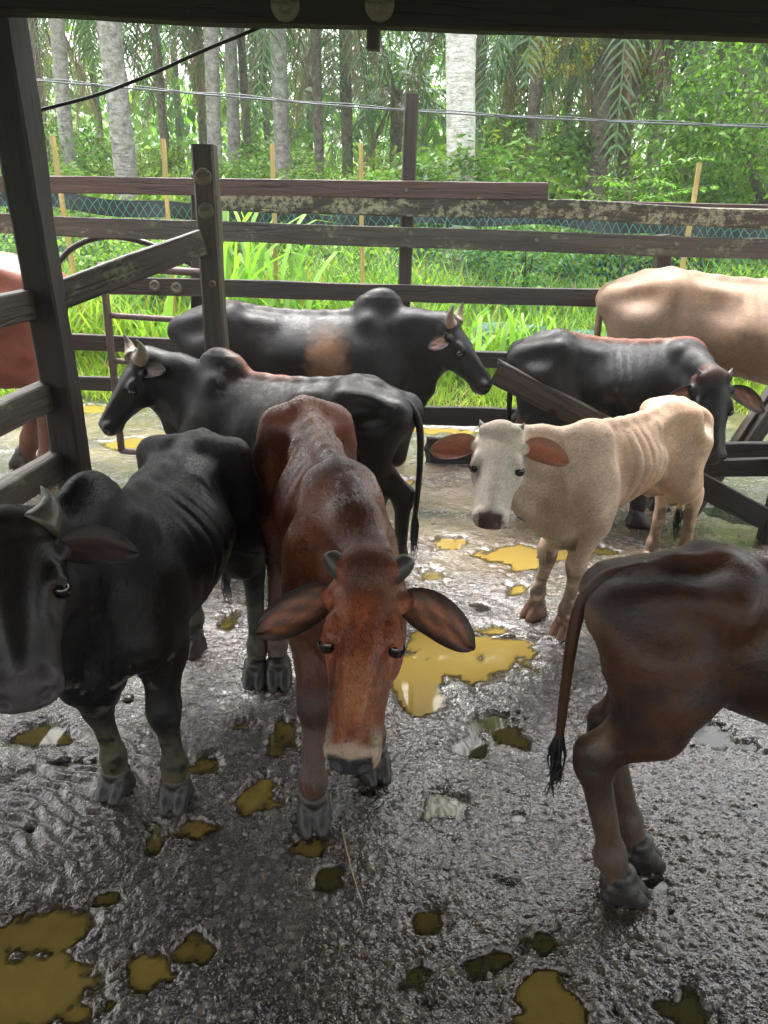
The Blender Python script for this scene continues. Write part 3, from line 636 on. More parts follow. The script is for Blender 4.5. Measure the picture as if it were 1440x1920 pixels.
def make_cow(name_label, loc, yaw, S, poll, nose, mat, colorf, Lx=1.0, wide=1.0, hump=0.0, humpx=.36, thin=1.0, res=.011, feet=None,
             head_len=None, head_roll=0.0, horns=None, horn_mat=None, ear_mat=None, ears=(.46, .24), ear_dir=((-.15, .95, -.28), (-.15, -.95, -.28)), hoof_mat=None,
             tail=None, tassel=(.22, 26, .010), tassel_mat=None, dewlap=1.0, ribs=.0012, tq=1.0, tr=1.0, hockx=0.0, tuck=0.0, blunt=0, fur=None, fur_mat=None, neckw=1.0, ear_cols=((.16, .055, .028), (.03, .014, .010)), headscale=1.22, lt=1.16, seed=1, belly=1.0, only_rear=False, face_up=None, neck_low=None, spine_drop=0.0):
    yaw = radians(yaw); cy, sy_ = cos(yaw), sin(yaw); Rw = np.array([[cy, -sy_, 0], [sy_, cy, 0], [0, 0, 1.]]); loc = np.array(loc, float)
    toL = lambda p: Rw.T@(np.asarray(p, float)-loc)            # world -> local metres
    P = lambda x, y, z: np.array([x*S*Lx, y*S*wide, z*S])
    poll = toL(poll); nose = toL(nose); hv = nose-poll; HL = (head_len or np.linalg.norm(hv)); hx = hv/np.linalg.norm(hv)
    up = np.array([0, 0, 1.]) if face_up is None else Rw.T@np.array(face_up, float)
    if face_up is None and abs(hx[2]) > .5:                      # face pointing down: forehead faces forward
        fh = hx.copy(); fh[2] = 0; up = np.array([0, 0, .6])+fh/(np.linalg.norm(fh)+1e-6)*.9
    HR = frame(hx, up)
    if head_roll:
        a = radians(head_roll); q = np.array([[1, 0, 0], [0, cos(a), -sin(a)], [0, sin(a), cos(a)]]); HR = HR@q
    H = lambda x, y, z: poll+HR@(np.array([x, y, z])*HL)
    lo = np.minimum(np.array([-.82*S*Lx, -.33*S*wide, 0.]), np.minimum(poll, nose)-.27*HL-.09)
    hi = np.maximum(np.array([.66*S*Lx, .33*S*wide, 1.22*S]), np.maximum(poll, nose)+.27*HL+.09)
    ft = {}
    for key, dx, dy in (('FR', .38, -.12), ('FL', .38, .12), ('HR', -.54, -.12), ('HL', -.54, .12)):
        ft[key] = P(dx, dy, 0)[:2]
        if feet and key in feet: ft[key] = toL((feet[key][0], feet[key][1], 0))[:2]
        lo[:2] = np.minimum(lo[:2], ft[key]-.12); hi[:2] = np.maximum(hi[:2], ft[key]+.12)
    lo[2] = 0.0-.02
    f = Field(lo-.02, hi+.02, res); I3 = np.eye(3)
    # torso
    tx = np.array([-.70, -.64, -.54, -.42, -.30, -.16, 0, .14, .28, .40, .50, .57])
    zt = np.array([.86, .915, .955, .975, .955, .94, .935, .938, .95, .95, .90, .80])
    zb = np.array([.78, .70, .64, .62, .585, .55, .505, .475, .465, .465, .50, .58])
    zb = .70+(zb-.70)*belly+tuck*sstep(.1, -.35, tx); qx = lambda x: -.60+(x+.60)*tq
    zt = zt-spine_drop*sstep(-.3, .1, tx)
    ww = np.array([.06, .11, .155, .178, .19, .22, .238, .23, .20, .17, .14, .08])
    f.loft((0, 0, 0), I3, tx*S*Lx, ww*S*wide, zt*S, zb*S, 2.15, .40+.08*thin, .10, .03*S)
    # spine ridge
    xs = np.linspace(-.62, .30, 10); f.chain([P(x, 0, np.interp(x, tx, zt)-.014) for x in xs], [.017*S]*10, .035*S)
    for i in range(16):
        x = -.30+i*.038; f.ell(P(x, 0, np.interp(x, tx, zt)-.004), (.012*S, .007*S, .006*S), .022*S)
    for s in (-1, 1):
        f.cap(P(-.38, s*.07, .945), P(-.415, s*.155, .905), .030*S, .034*S, .06*S)         # hook bones
        f.cap(P(-.415, s*.150, .90), P(-.655, s*.085, .855), .036*S, .036*S, .09*S)
        f.cap(P(-.66, s*.08, .865), P(-.675, s*.085, .85), .034*S, .034*S, .04*S)           # pin bones
        f.cap(P(-.36, s*.09, .90), P(-.16, s*.10, .875), .018*S, .010*S, .08*S)           # short ribs shelf
        # thigh
        f.cap(P(qx(-.46), s*.095, .80), P(qx(-.40), s*.125, .62+.12*(1-tq)), .125*S*tr, .095*S*tr, .08*S)
        f.cap(P(-.60, s*.08, .80), P(-.575, s*.105, .60), .078*S, .058*S, .08*S)
        f.cap(P(qx(-.52), s*.10, .76), P(qx(-.48), s*.12, .62), .095*S*tr, .07*S*tr, .06*S)
        hk = 'HL' if s > 0 else 'HR'; fx, fy = ft[hk]; dx = fx-P(-.54, 0, 0)[0]; dy = fy-P(0, s*.12, 0)[1]
        sh = lambda p, a: p+np.array([dx*a, dy*a, 0])
        stif = sh(P(qx(-.375), s*.14, .60+.12*(1-tq)), .25); hock = sh(P(-.615+hockx, s*.115, .43), .75); fet = sh(P(-.575, s*.12, .125), .98)
        f.cap(stif, sh(P(qx(-.46), s*.13, .52+.1*(1-tq)), .45), .085*S*tr, .080*S*tr, .06*S)
        f.cap(sh(P(qx(-.45), s*.13, .55), .4), hock+np.array([.012, 0, .03])*S, .082*S*tr, .042*S, .045*S)
        f.cap(sh(P(-.56, s*.115, .60), .4), hock+np.array([-.035, 0, .03])*S, .030*S, .014*S, .03*S)
        f.cap(hock+np.array([-.032, 0, .035])*S, hock+np.array([-.022, 0, -.01])*S, .021*S, .022*S, .02*S)
        f.ell(hock+np.array([.004, 0, -.005])*S, (.040*S*lt, .033*S*lt, .065*S), .04*S)
        f.cap(hock+np.array([.0, 0, -.03])*S, fet+np.array([-.004, 0, .03])*S, .033*S*lt, .0265*S*lt, .03*S)
        f.ell(fet, (.032*S*lt, .033*S*lt, .038*S*lt), .035*S)
        f.cap(fet, np.array([fx, fy, .045*S]), .029*S*lt, .034*S*lt, .02*S)
        for q in (-1, 1): f.ell(fet+np.array([-.036, q*.016, -.010])*S, (.011*S, .010*S, .016*S), .008*S)
        # fore leg
        hk = 'FL' if s > 0 else 'FR'; fx, fy = ft[hk]; dx = fx-P(.38, 0, 0)[0]; dy = fy-P(0, s*.12, 0)[1]
        sh = lambda p, a: p+np.array([dx*a, dy*a, 0])
        f.cap(P(.33, s*.075, .90), P(.46, s*.12, .62), .050*S, .075*S, .06*S)
        f.cap(P(.34, s*.10, .72), P(.34, s*.115, .60), .09*S, .085*S, .06*S)
        f.ell(P(.47, s*.115, .62), (.06*S, .05*S, .07*S), .05*S)
        elb = sh(P(.33, s*.125, .52), .15); knee = sh(P(.385, s*.118, .325), .6); fet = sh(P(.38, s*.12, .12), .98)
        f.cap(P(.42, s*.12, .62), elb+np.array([.02, 0, 0])*S, .08*S, .066*S, .05*S)
        f.cap(elb+np.array([.02, 0, 0])*S, knee+np.array([0, 0, .035])*S, .068*S, .038*S*lt, .04*S)
        f.ell(knee, (.039*S*lt, .037*S*lt, .066*S), .045*S); f.ell(knee+np.array([.014, 0, .004])*S, (.025*S*lt, .030*S*lt, .036*S), .03*S)
        f.cap(knee+np.array([-.006, 0, -.035])*S, fet+np.array([-.004, 0, .03])*S, .031*S*lt, .0262*S*lt, .03*S)
        f.ell(fet, (.032*S*lt, .033*S*lt, .036*S*lt), .035*S)
        f.cap(fet, np.array([fx, fy, .045*S]), .029*S*lt, .034*S*lt, .02*S)
        for q in (-1, 1): f.ell(fet+np.array([-.036, q*.016, -.010])*S, (.011*S, .010*S, .016*S), .008*S)
    f.ell(P(.52, 0, .56), (.06*S, .075*S, .09*S), .07*S)                                   # brisket
    if not only_rear:
        # neck
        thr = H(.30, 0, -.40); top = H(-.02, 0, -.10); nb = P(.40, 0, .86); nl = P(.47, 0, .62)
        mid_t = (nb+top)*.5+np.array([0, 0, .01*S]); mid_l = (nl+thr)*.5
        mid_m = (mid_t+mid_l)*.5
        f.cap(nb, mid_t, .095*S, .075*S*neckw, .06*S); f.cap(mid_t, top, .075*S*neckw, .066*S*neckw, .05*S)
        f.cap(nl, mid_l, .095*S*neckw, .062*S*neckw, .07*S); f.cap(mid_l, thr, .062*S*neckw, .060*S*neckw, .05*S)
        f.cap((nb+nl)*.5, mid_m, .12*S*neckw, .078*S*neckw, .07*S); f.cap(mid_m, (top+thr)*.5, .078*S*neckw, .075*S*neckw, .06*S)
        if dewlap:
            d0 = thr+np.array([0, 0, -.02*S]); d3 = P(.55, 0, .50); m1 = d0*.6+d3*.4+np.array([0, 0, -.05*S*dewlap]); m2 = d0*.25+d3*.75+np.array([0, 0, -.045*S*dewlap])
            f.chain([d0, m1, m2, d3], [.018*S, .020*S, .026*S, .035*S], .075*S)
            f.chain([P(.56, 0, .52), P(.52, 0, .445), P(.42, 0, .435)], [.03*S, .032*S*dewlap, .03*S], .06*S)
        if hump:
            a = radians(-18); Rh = np.array([[cos(a), 0, sin(a)], [0, 1, 0], [-sin(a), 0, cos(a)]])
            f.ell(P(humpx, 0, .945+.045*hump), (.115*S, .066*S*(.7+.3*hump), .105*S*hump), .055*S, Rh)
        # head
        t = np.array([0, .06, .16, .28, .40, .55, .70, .84, .93, .985, 1.01])
        w = np.array([.15, .172, .182, .186, .178, .148, .126, .122, .124, .108, .07])
        a = np.array([.0, .035, .052, .05, .035, .012, -.008, -.022, -.035, -.07, -.12])
        b = np.array([-.22, -.30, -.37, -.41, -.41, -.345, -.28, -.25, -.245, -.22, -.17])
        f.loft(poll, HR, t*HL, w*HL*headscale, a*HL, b*HL, 2.5, .18, .38, .02)
        f.ell(H(.03, 0, .02), np.array([.09, .13, .06])*HL, .03, HR); f.ell(H(.90, 0, -.115), np.array([.115, .100*headscale, .10])*HL, .02, HR)
        for s in (-1, 1):
            f.ell(H(.36, s*.140*headscale, -.035), np.array([.085, .042, .05])*HL, .02, HR)          # brow
            f.ell(H(.42, s*.150*headscale, -.085), np.array([.055, .030, .045])*HL, .012, HR)         # eye swelling
            f.ell(H(.56, s*.134*headscale, -.045), np.array([.12, .030, .05])*HL, .02, HR, sub=True) # hollow before the eye
            f.ell(H(.40, s*.13*headscale, -.26), np.array([.13, .045, .11])*HL, .03, HR)             # cheek
            f.ell(H(.925, s*.078*headscale, -.06), np.array([.06, .045, .045])*HL, .015, HR)          # nostril wings
            f.ell(H(1.0, s*.062*headscale, -.085), np.array([.050, .027, .036])*HL, .008, frame(HR@np.array([.8, s*-.3, .5]), HR@np.array([0, s*.8, .5])), sub=True)
            f.cap(H(.965, s*.072*headscale, -.06), H(.945, s*.104*headscale, -.075), .012*HL, .008*HL, .006, sub=True)
            f.cap(H(.98, s*.02, -.185), H(.78, s*.104*headscale, -.175), .008*HL, .006*HL, .008, sub=True)  # mouth line
            f.ell(H(.17, s*.172*headscale, -.085), np.array([.055, .05, .05])*HL, .02, HR)            # ear base
            if horns: f.ell(H(.045, s*.115*headscale, .01), np.array([.05, .05, .05])*HL, .02, HR)
            f.cap(H(.42, s*(.150*headscale+.032), -.078), H(.43, s*(.150*headscale+.04), -.082), .046*HL, .050*HL, .006, sub=True)
            f.chain([H(.375, s*(.150*headscale+.016), -.060), H(.405, s*(.150*headscale+.026), -.034), H(.455, s*(.150*headscale+.018), -.052)], [.012*HL, .014*HL, .010*HL], .008)   # upper lid
            f.chain([H(.38, s*(.150*headscale+.014), -.112), H(.42, s*(.150*headscale+.02), -.130), H(.465, s*(.150*headscale+.012), -.108)], [.008*HL, .010*HL, .008*HL], .006)
        f.ell(H(.875, 0, -.225), np.array([.085, .082, .045])*HL, .015, HR)
        f.ell(H(.05, 0, -.02), np.array([.10, .115*headscale, .075])*HL, .03, HR)                   # chin
        f.ell(H(.62, 0, .005), np.array([.28, .05, .02])*HL, .03, HR)                      # nose bridge
    # flank hollows
    for s in (-1, 1):
        f.ell(P(-.25, s*.255, .835), (.09*S, .075*S*thin, .055*S), .09*S, sub=True)
        f.ell(P(-.29, s*.27, .72), (.05*S, .055*S*thin, .08*S), .10*S, sub=True)
        f.ell(P(-.56, s*.21, .87), (.07*S, .06*S*thin, .035*S), .09*S, sub=True)
        f.ell(P(.21, s*.275, .80), (.035*S, .065*S*thin, .11*S), .09*S, sub=True)
    # ribs
    r = f.sub(P(-.24, -.33, .50), P(.26, .33, .93)); sl, X, Y, Z = r
    x = X/(S*Lx); z = Z/S
    m = sstep(-.24, -.12, x)*(1-sstep(.10, .22, x))*sstep(.52, .62, z)*(1-sstep(.86, .93, z))
    f.F[sl] -= (ribs*S*m*(.5+.9*np.sin(x*13+z*5+seed)**2)*(np.cos((x+.30*(z-.7)-.9*(z-.7)**2+.006*np.sin(x*31+seed))*2*pi/.066)-.35*np.cos((x+.30*(z-.7)-.9*(z-.7)**2)*4*pi/.066))).astype(np.float32)
    V, Q = f.mesh()
    # coat colour from rest coordinates
    Vl = np.stack([V[:, 0]/(S*Lx), V[:, 1]/(S*wide), V[:, 2]/S], 1); Hc = (V-poll)@HR/HL
    C = colorf(Vl, Hc, V)
    mb = MB(); mb.add(V, Q, m=0, col=C)
    # ears belong to the body mesh
    ear_col = None
    if not only_rear:
        for s, ed in ((1, ear_dir[0]), (-1, ear_dir[1])):
            e = HR@np.array(ed, float); face = HR@np.array([.30, s*.10, .95])
            ic = np.argmin(((V-H(.17, s*.19*headscale, -.09))**2).sum(1)); ec = C[ic]*.9
            ear_mesh(mb, H(.16, s*.165*headscale, -.085), e, face, ears[0]*HL, ears[1]*HL, 0, 1, ec, droop=.10, icols=ear_cols)
    if fur:
        fb = fur_mesh(V, Q, C, H, HR, Hc, S, *fur, seed=seed)
    # tail
    if tail is None: tail = [(-.60, 0, .91), (-.68, 0, .875), (-.70, 0, .80), (-.70, .0, .62), (-.69, 0, .45), (-.69, 0, .34)]
    tp = np.array([P(*p) for p in tail]); u = np.linspace(0, 1, len(tp)); uu = np.linspace(0, 1, 26)
    tp2 = np.stack([np.interp(uu, u, tp[:, i]) for i in range(3)], 1)
    for _ in range(4): tp2[1:-1] = .25*tp2[:-2]+.5*tp2[1:-1]+.25*tp2[2:]
    tc_ = colorf(np.stack([tp2[:1, 0]/(S*Lx), tp2[:1, 1], tp2[:1, 2]/S], 1), (tp2[:1]-poll)@HR/HL, tp2[:1])[0]
    mb.tube(tp2, np.interp(uu, [0, .15, .5, 1], [.034*S, .022*S, .016*S, .011*S]), 10, m=0, col=tc_)
    root = empty('cow', loc, yaw, *name_label)
    me = mb.mesh('body', [mat, M_ear]); link('body', me, root)
    if fur: link('fur', mesh_np('fur', fb[0], [fb[1], fb[2]], fur_mat or mat, cols=fb[3]), root)
    if tassel:
        tb = MB(); strands(tb, tp2[-1]+np.array([0, 0, .03*S]), np.array([0, 0, -1.]), tassel[1], tassel[0]*S, tassel[2]*S, .0030*S, seed)
        link('tail_tassel', tb.mesh('tail_tassel', tassel_mat or M_tassel), root)
    hp = []
    for key in ('FR', 'FL', 'HR', 'HL'):
        x, y = ft[key]; hp.append((x+.012*S, y, (radians(6) if key[1] == 'L' else radians(-6)), .92))
    if only_rear: pass
    hooves_for(root, hp, yaw, S, hoof_mat or M_hoof)
    if not only_rear:
        for s in (-1, 1):
            eb = MB(); n1, n2 = 12, 16; r = .051*HL; c = H(.422, s*(.150*headscale+.004), -.080); Vv = []
            for i in range(n1+1):
                for j in range(n2): th = pi*i/n1; ph = 2*pi*j/n2; Vv.append(c+r*np.array([sin(th)*cos(ph), sin(th)*sin(ph), cos(th)]))
            qs = [(i*n2+j, (i+1)*n2+j, (i+1)*n2+(j+1) % n2, i*n2+(j+1) % n2) for i in range(n1) for j in range(n2)]
            eb.add(Vv, qs); link('eye', eb.mesh('eye', M_eye), root)
        if horns:
            for s in (-1, 1):
                pts, r0 = horns; pp = [H(a, s*b*headscale/1.2, c) for (a, b, c) in pts]; u = np.linspace(0, 1, len(pp)); uu = np.linspace(0, 1, 14); pp = np.array(pp)
                q = np.stack([np.interp(uu, u, pp[:, i]) for i in range(3)], 1)
                for _ in range(2): q[1:-1] = .25*q[:-2]+.5*q[1:-1]+.25*q[2:]
                hb = MB(); R = r0*HL*np.sqrt(np.clip(1-(uu*(1-.12*blunt))**2.2, 0, 1)) if blunt else r0*HL*np.clip(1.02-uu**1.25, .05, 1); R[-1] *= .5; n = 14; hb.tube(q, R, n)
                cc = np.concatenate([np.repeat(uu, n), [0, 1]])[:, None]*np.ones(3); hb.C = [cc]
                link('horn', hb.mesh('horn', horn_mat or M_horn_pale), root)
    return root
# ------------------------------------------------------------------ the herd
A3 = lambda *c: np.array(c, float)
def mixv(a, b, t): t = np.clip(t, 0, 1)[:, None]; return a*(1-t)+b*t
def muzzle(C, H, nosec, ringc=None, t0=.93):
    up = H[:, 2] > -.18
    if ringc is not None:
        C = mixv(C, ringc, sstep(.80, .88, H[:, 0])*(np.abs(H[:, 1]) < .4)*(np.abs(H[:, 2]+.1) < .4)*(1-sstep(1.3, 1.5, H[:, 0])))
    m = sstep(t0-.02, t0+.015, H[:, 0]+.25*H[:, 2]+.04)*(np.abs(H[:, 1]) < .105)*(H[:, 2] > -.20)*(H[:, 0] < 1.2)*(np.abs(H[:, 2]) < .4)
    return mixv(C, nosec, m)
def nrm(V, f, s=0, o=3): return fbm(V*f, s, o)
def legmud(C, P, V, col, z0=.10, z1=.45, amt=.8, s=3):
    n = nrm(V, 22, s); m = (1-sstep(z0, z1, P[:, 2]+(n-.5)*.35))*amt*sstep(.35, .6, nrm(V, 30, s+5)+.12)
    return mixv(C, col, m)
def c_black(P, H, V, spine=None, patch=None, muds=.5):
    C = np.tile(A3(.0062, .0057, .0062), (len(P), 1)); C = mixv(C, A3(.016, .010, .008), sstep(.5, .75, nrm(V, 5, 2))*.6)
    if spine is not None:
        m = sstep(.05, .0, np.abs(P[:, 1]))*sstep(.885, .93, P[:, 2])*sstep(-.15, -.0, P[:, 0])*(1-sstep(.27, .33, P[:, 0])); C = mixv(C, spine, m)
    C = muzzle(C, H, A3(.022, .019, .020), None)
    C = mixv(C, A3(.05, .035, .03), sstep(.86, .93, H[:, 0])*sstep(-.16, -.22, H[:, 2])*(np.abs(H[:, 1]) < .2)*(H[:, 0] < 1.2)*.8)
    return legmud(C, P, V, A3(.075, .062, .035), .08, .40, muds)
def c_A(P, H, V):
    C = c_black(P, H, V, muds=.9)
    C = mixv(C, A3(.085, .08, .08), sstep(.92, .97, P[:, 2])*(1-sstep(-.25, -.02, P[:, 0]))*.75*nrm(V, 60, 4))
    fa = (H[:, 0] > .0)*(np.abs(H[:, 1]) < .3)*(np.abs(H[:, 2]+.1) < .4)*(H[:, 0] < 1.2); C = mixv(C, A3(.017, .013, .012), fa*.8*nrm(V, 12, 3)*1.6); C = mixv(C, A3(.060, .052, .054), fa*sstep(.80, .92, H[:, 0])*.85)
    n = nrm(V, 26, 9); C = mixv(C, A3(.14, .12, .11), sstep(.60, .66, n)*(P[:, 0] > .42)*(1-sstep(.55, .62, P[:, 2]))*sstep(.40, .48, P[:, 2])*.8)
    return mixv(C, A3(.10, .065, .04), sstep(.10, .02, np.abs(H[:, 0]-.50))*sstep(.12, .16, np.abs(H[:, 1]))*sstep(-.12, -.07, H[:, 2])*(H[:, 2] < .2)*.6)
def c_C(P, H, V):
    C = c_black(P, H, V, A3(.16, .05, .025))
    m = sstep(.55, .68, nrm(V, 38, 6))*sstep(.80, .92, P[:, 2])*sstep(-.5, -.2, P[:, 0])*(P[:, 0] < .3); return mixv(C, A3(.10, .095, .09), m*.5)
def c_D(P, H, V):
    C = c_black(P, H, V); n = nrm(V, 18, 3)
    d = np.hypot((P[:, 0]-.13)/.14, (P[:, 2]-.72)/.20); m = sstep(1.05, .3, d+(n-.5)*.9)*sstep(.08, .14, -P[:, 1])
    C = mixv(C, A3(.24, .125, .07), m*.75)
    return mixv(C, A3(.13, .12, .11), sstep(.90, .97, P[:, 2])*(np.abs(P[:, 1]) < .05)*(np.abs(P[:, 0]) < .25)*.25)
def c_H(P, H, V):
    C = np.tile(A3(.0062, .0057, .0062), (len(P), 1)); n = nrm(V, 12, 3)
    C = mixv(C, A3(.17, .05, .022), sstep(.05, .01, np.abs(P[:, 1]))*sstep(.90, .935, P[:, 2])*sstep(-.45, -.2, P[:, 0])*(P[:, 0] < .5))
    C = mixv(C, A3(.11, .04, .028), sstep(.18, .0, H[:, 0])*(np.abs(H[:, 1]) < .3)*(H[:, 2] > -.12)*(H[:, 2] < .2)*(H[:, 0] > -.12)*(.1+.7*n))
    C = mixv(C, A3(.06, .03, .02), sstep(.55, .75, n)*(P[:, 2] < .7)*.6); return muzzle(C, H, A3(.02, .018, .018))
def c_B(P, H, V):
    n = nrm(V, 9, 1); C = np.tile(A3(.17, .045, .019), (len(P), 1)); C = mixv(C, A3(.075, .019, .009), sstep(.35, .68, n)*.8)
    C = mixv(C, A3(.22, .075, .035), sstep(.05, .01, np.abs(P[:, 1]+.005))*sstep(.89, .94, P[:, 2])*(P[:, 0] < .1)*.8)
    C = mixv(C, A3(.020, .009, .007), sstep(.11, .03, np.abs(P[:, 1]))*sstep(.84, .92, P[:, 2])*sstep(.12, .26, P[:, 0])*.6*(H[:, 0] < .02))
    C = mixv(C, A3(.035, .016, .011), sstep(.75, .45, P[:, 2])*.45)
    hd = (H[:, 0] > -.08)*(np.abs(H[:, 1]) < .27)*(H[:, 2] > -.42)*(H[:, 2] < .2)*(H[:, 0] < 1.1)
    face = mixv(np.tile(A3(.27, .076, .030), (len(P), 1)), A3(.12, .032, .014), sstep(.40, .65, fbm(H*A3(7, 11, 7), 5, 3))*.75)
    face = mixv(face, A3(.035, .016, .011), sstep(.24, .05, np.hypot(H[:, 0]-.06, H[:, 1]*1.3))*.8)
    face = mixv(face, A3(.38, .155, .07), sstep(.45, .62, H[:, 0])*(1-sstep(.72, .85, H[:, 0]))*sstep(.10, .03, np.abs(H[:, 1]))*.7)
    face = mixv(face, A3(.055, .024, .016), sstep(.5, .62, H[:, 0])*sstep(.085, .14, np.abs(H[:, 1]))*sstep(-.22, -.02, H[:, 2])*.6)
    C = np.where(hd[:, None], face, C)
    C = mixv(C, A3(.34, .235, .16), sstep(.87, .92, H[:, 0]-.2*(np.abs(H[:, 1])))*hd)
    C = mixv(C, A3(.36, .26, .18), sstep(.78, .86, H[:, 0])*sstep(.075, .11, np.abs(H[:, 1]))*hd)
    m = sstep(.945, .965, H[:, 0]+.25*np.abs(H[:, 1])-.25*(H[:, 2]+.10))*sstep(.112, .100, np.abs(H[:, 1]))*sstep(-.19, -.175, H[:, 2])*hd; C = mixv(C, A3(.022, .022, .026), m)
    kn = sstep(.09, .02, np.abs(P[:, 2]-.33))*(P[:, 0] > .25); C = mixv(C, A3(.02, .014, .012), kn*.7*(P[:, 0] > .30))
    return legmud(C, P, V, A3(.06, .042, .03), .05, .40, .9)
def c_F(P, H, V):
    n = nrm(V, 8, 1); C = np.tile(A3(.60, .41, .28), (len(P), 1)); C = mixv(C, A3(.38, .215, .12), sstep(.40, .66, n)*.6)
    C = mixv(C, A3(.60, .47, .35), sstep(.15, .5, P[:, 0]+(n-.5)*.3)*.75); C = mixv(C, A3(.38, .20, .13), sstep(.3, .15, np.abs(P[:, 0]-.10))*sstep(.75, .5, P[:, 2])*.5)
    hd = (H[:, 0] > -.10)*(np.abs(H[:, 1]) < .27)*(H[:, 2] > -.44)*(H[:, 2] < .2)*(H[:, 0] < 1.1)
    face = mixv(np.tile(A3(.66, .59, .50), (len(P), 1)), A3(.46, .33, .22), sstep(.45, .1, H[:, 0])*.6*fbm(H*8, 2, 3))
    C = np.where(hd[:, None], face, C); C = muzzle(C, H, A3(.15, .10, .10), None, .965)
    C = mixv(C, A3(.11, .065, .04), sstep(.50, .42, P[:, 2])*(np.abs(P[:, 1]) < .12)*sstep(.44, .5, nrm(V, 14, 8))*.8)
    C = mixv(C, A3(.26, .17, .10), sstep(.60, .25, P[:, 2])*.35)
    return legmud(C, P, V, A3(.085, .05, .03), .10, .44, .85)
def c_I(P, H, V):
    n = nrm(V, 7, 4); C = np.tile(A3(.30, .19, .12), (len(P), 1)); C = mixv(C, A3(.18, .115, .08), sstep(.45, .68, n)*.6)
    C = mixv(C, A3(.40, .20, .12), sstep(-.1, .2, P[:, 0])*.5); C = mixv(C, A3(.24, .17, .13), sstep(.35, .1, np.hypot(P[:, 0]+.5, (P[:, 2]-.68)*1.5))*.6); return muzzle(C, H, A3(.1, .06, .05))
def c_E(P, H, V):
    n = nrm(V, 7, 4); C = np.tile(A3(.24, .066, .036), (len(P), 1)); C = mixv(C, A3(.15, .045, .025), sstep(.45, .7, n)*.7)
    C = mixv(C, A3(.12, .05, .03), sstep(.45, .25, P[:, 2])*.8); return C
def c_G(P, H, V):
    n = nrm(V, 8, 4); C = np.tile(A3(.058, .024, .012), (len(P), 1)); C = mixv(C, A3(.015, .008, .007), sstep(.4, .62, n)*.8)
    C = mixv(C, A3(.085, .030, .016), sstep(.955, .985, P[:, 2]+(n-.5)*.02)*.8)
    C = mixv(C, A3(.10, .042, .020), sstep(-.1, .15, P[:, 0])*sstep(.85, .55, P[:, 2])*.7)
    st = sstep(.040, .005, np.abs(P[:, 0]+.735-.22*(.85-P[:, 2]))-.02*nrm(V, 12, 7))*sstep(.45, .55, P[:, 2])*(1-sstep(.84, .88, P[:, 2]))
    C = mixv(C, A3(.16, .095, .06), st*.7*(.5+nrm(V, 25, 6)))
    C = mixv(C, A3(.17, .10, .06), sstep(.62, .52, P[:, 2])*sstep(-.30, -.18, P[:, 0])*(nrm(V, 14, 2) > .42)*.7)
    C = mixv(C, A3(.060, .036, .023), sstep(.48, .3, P[:, 2])*.6)
    return legmud(C, P, V, A3(.085, .06, .042), .08, .45, .6)

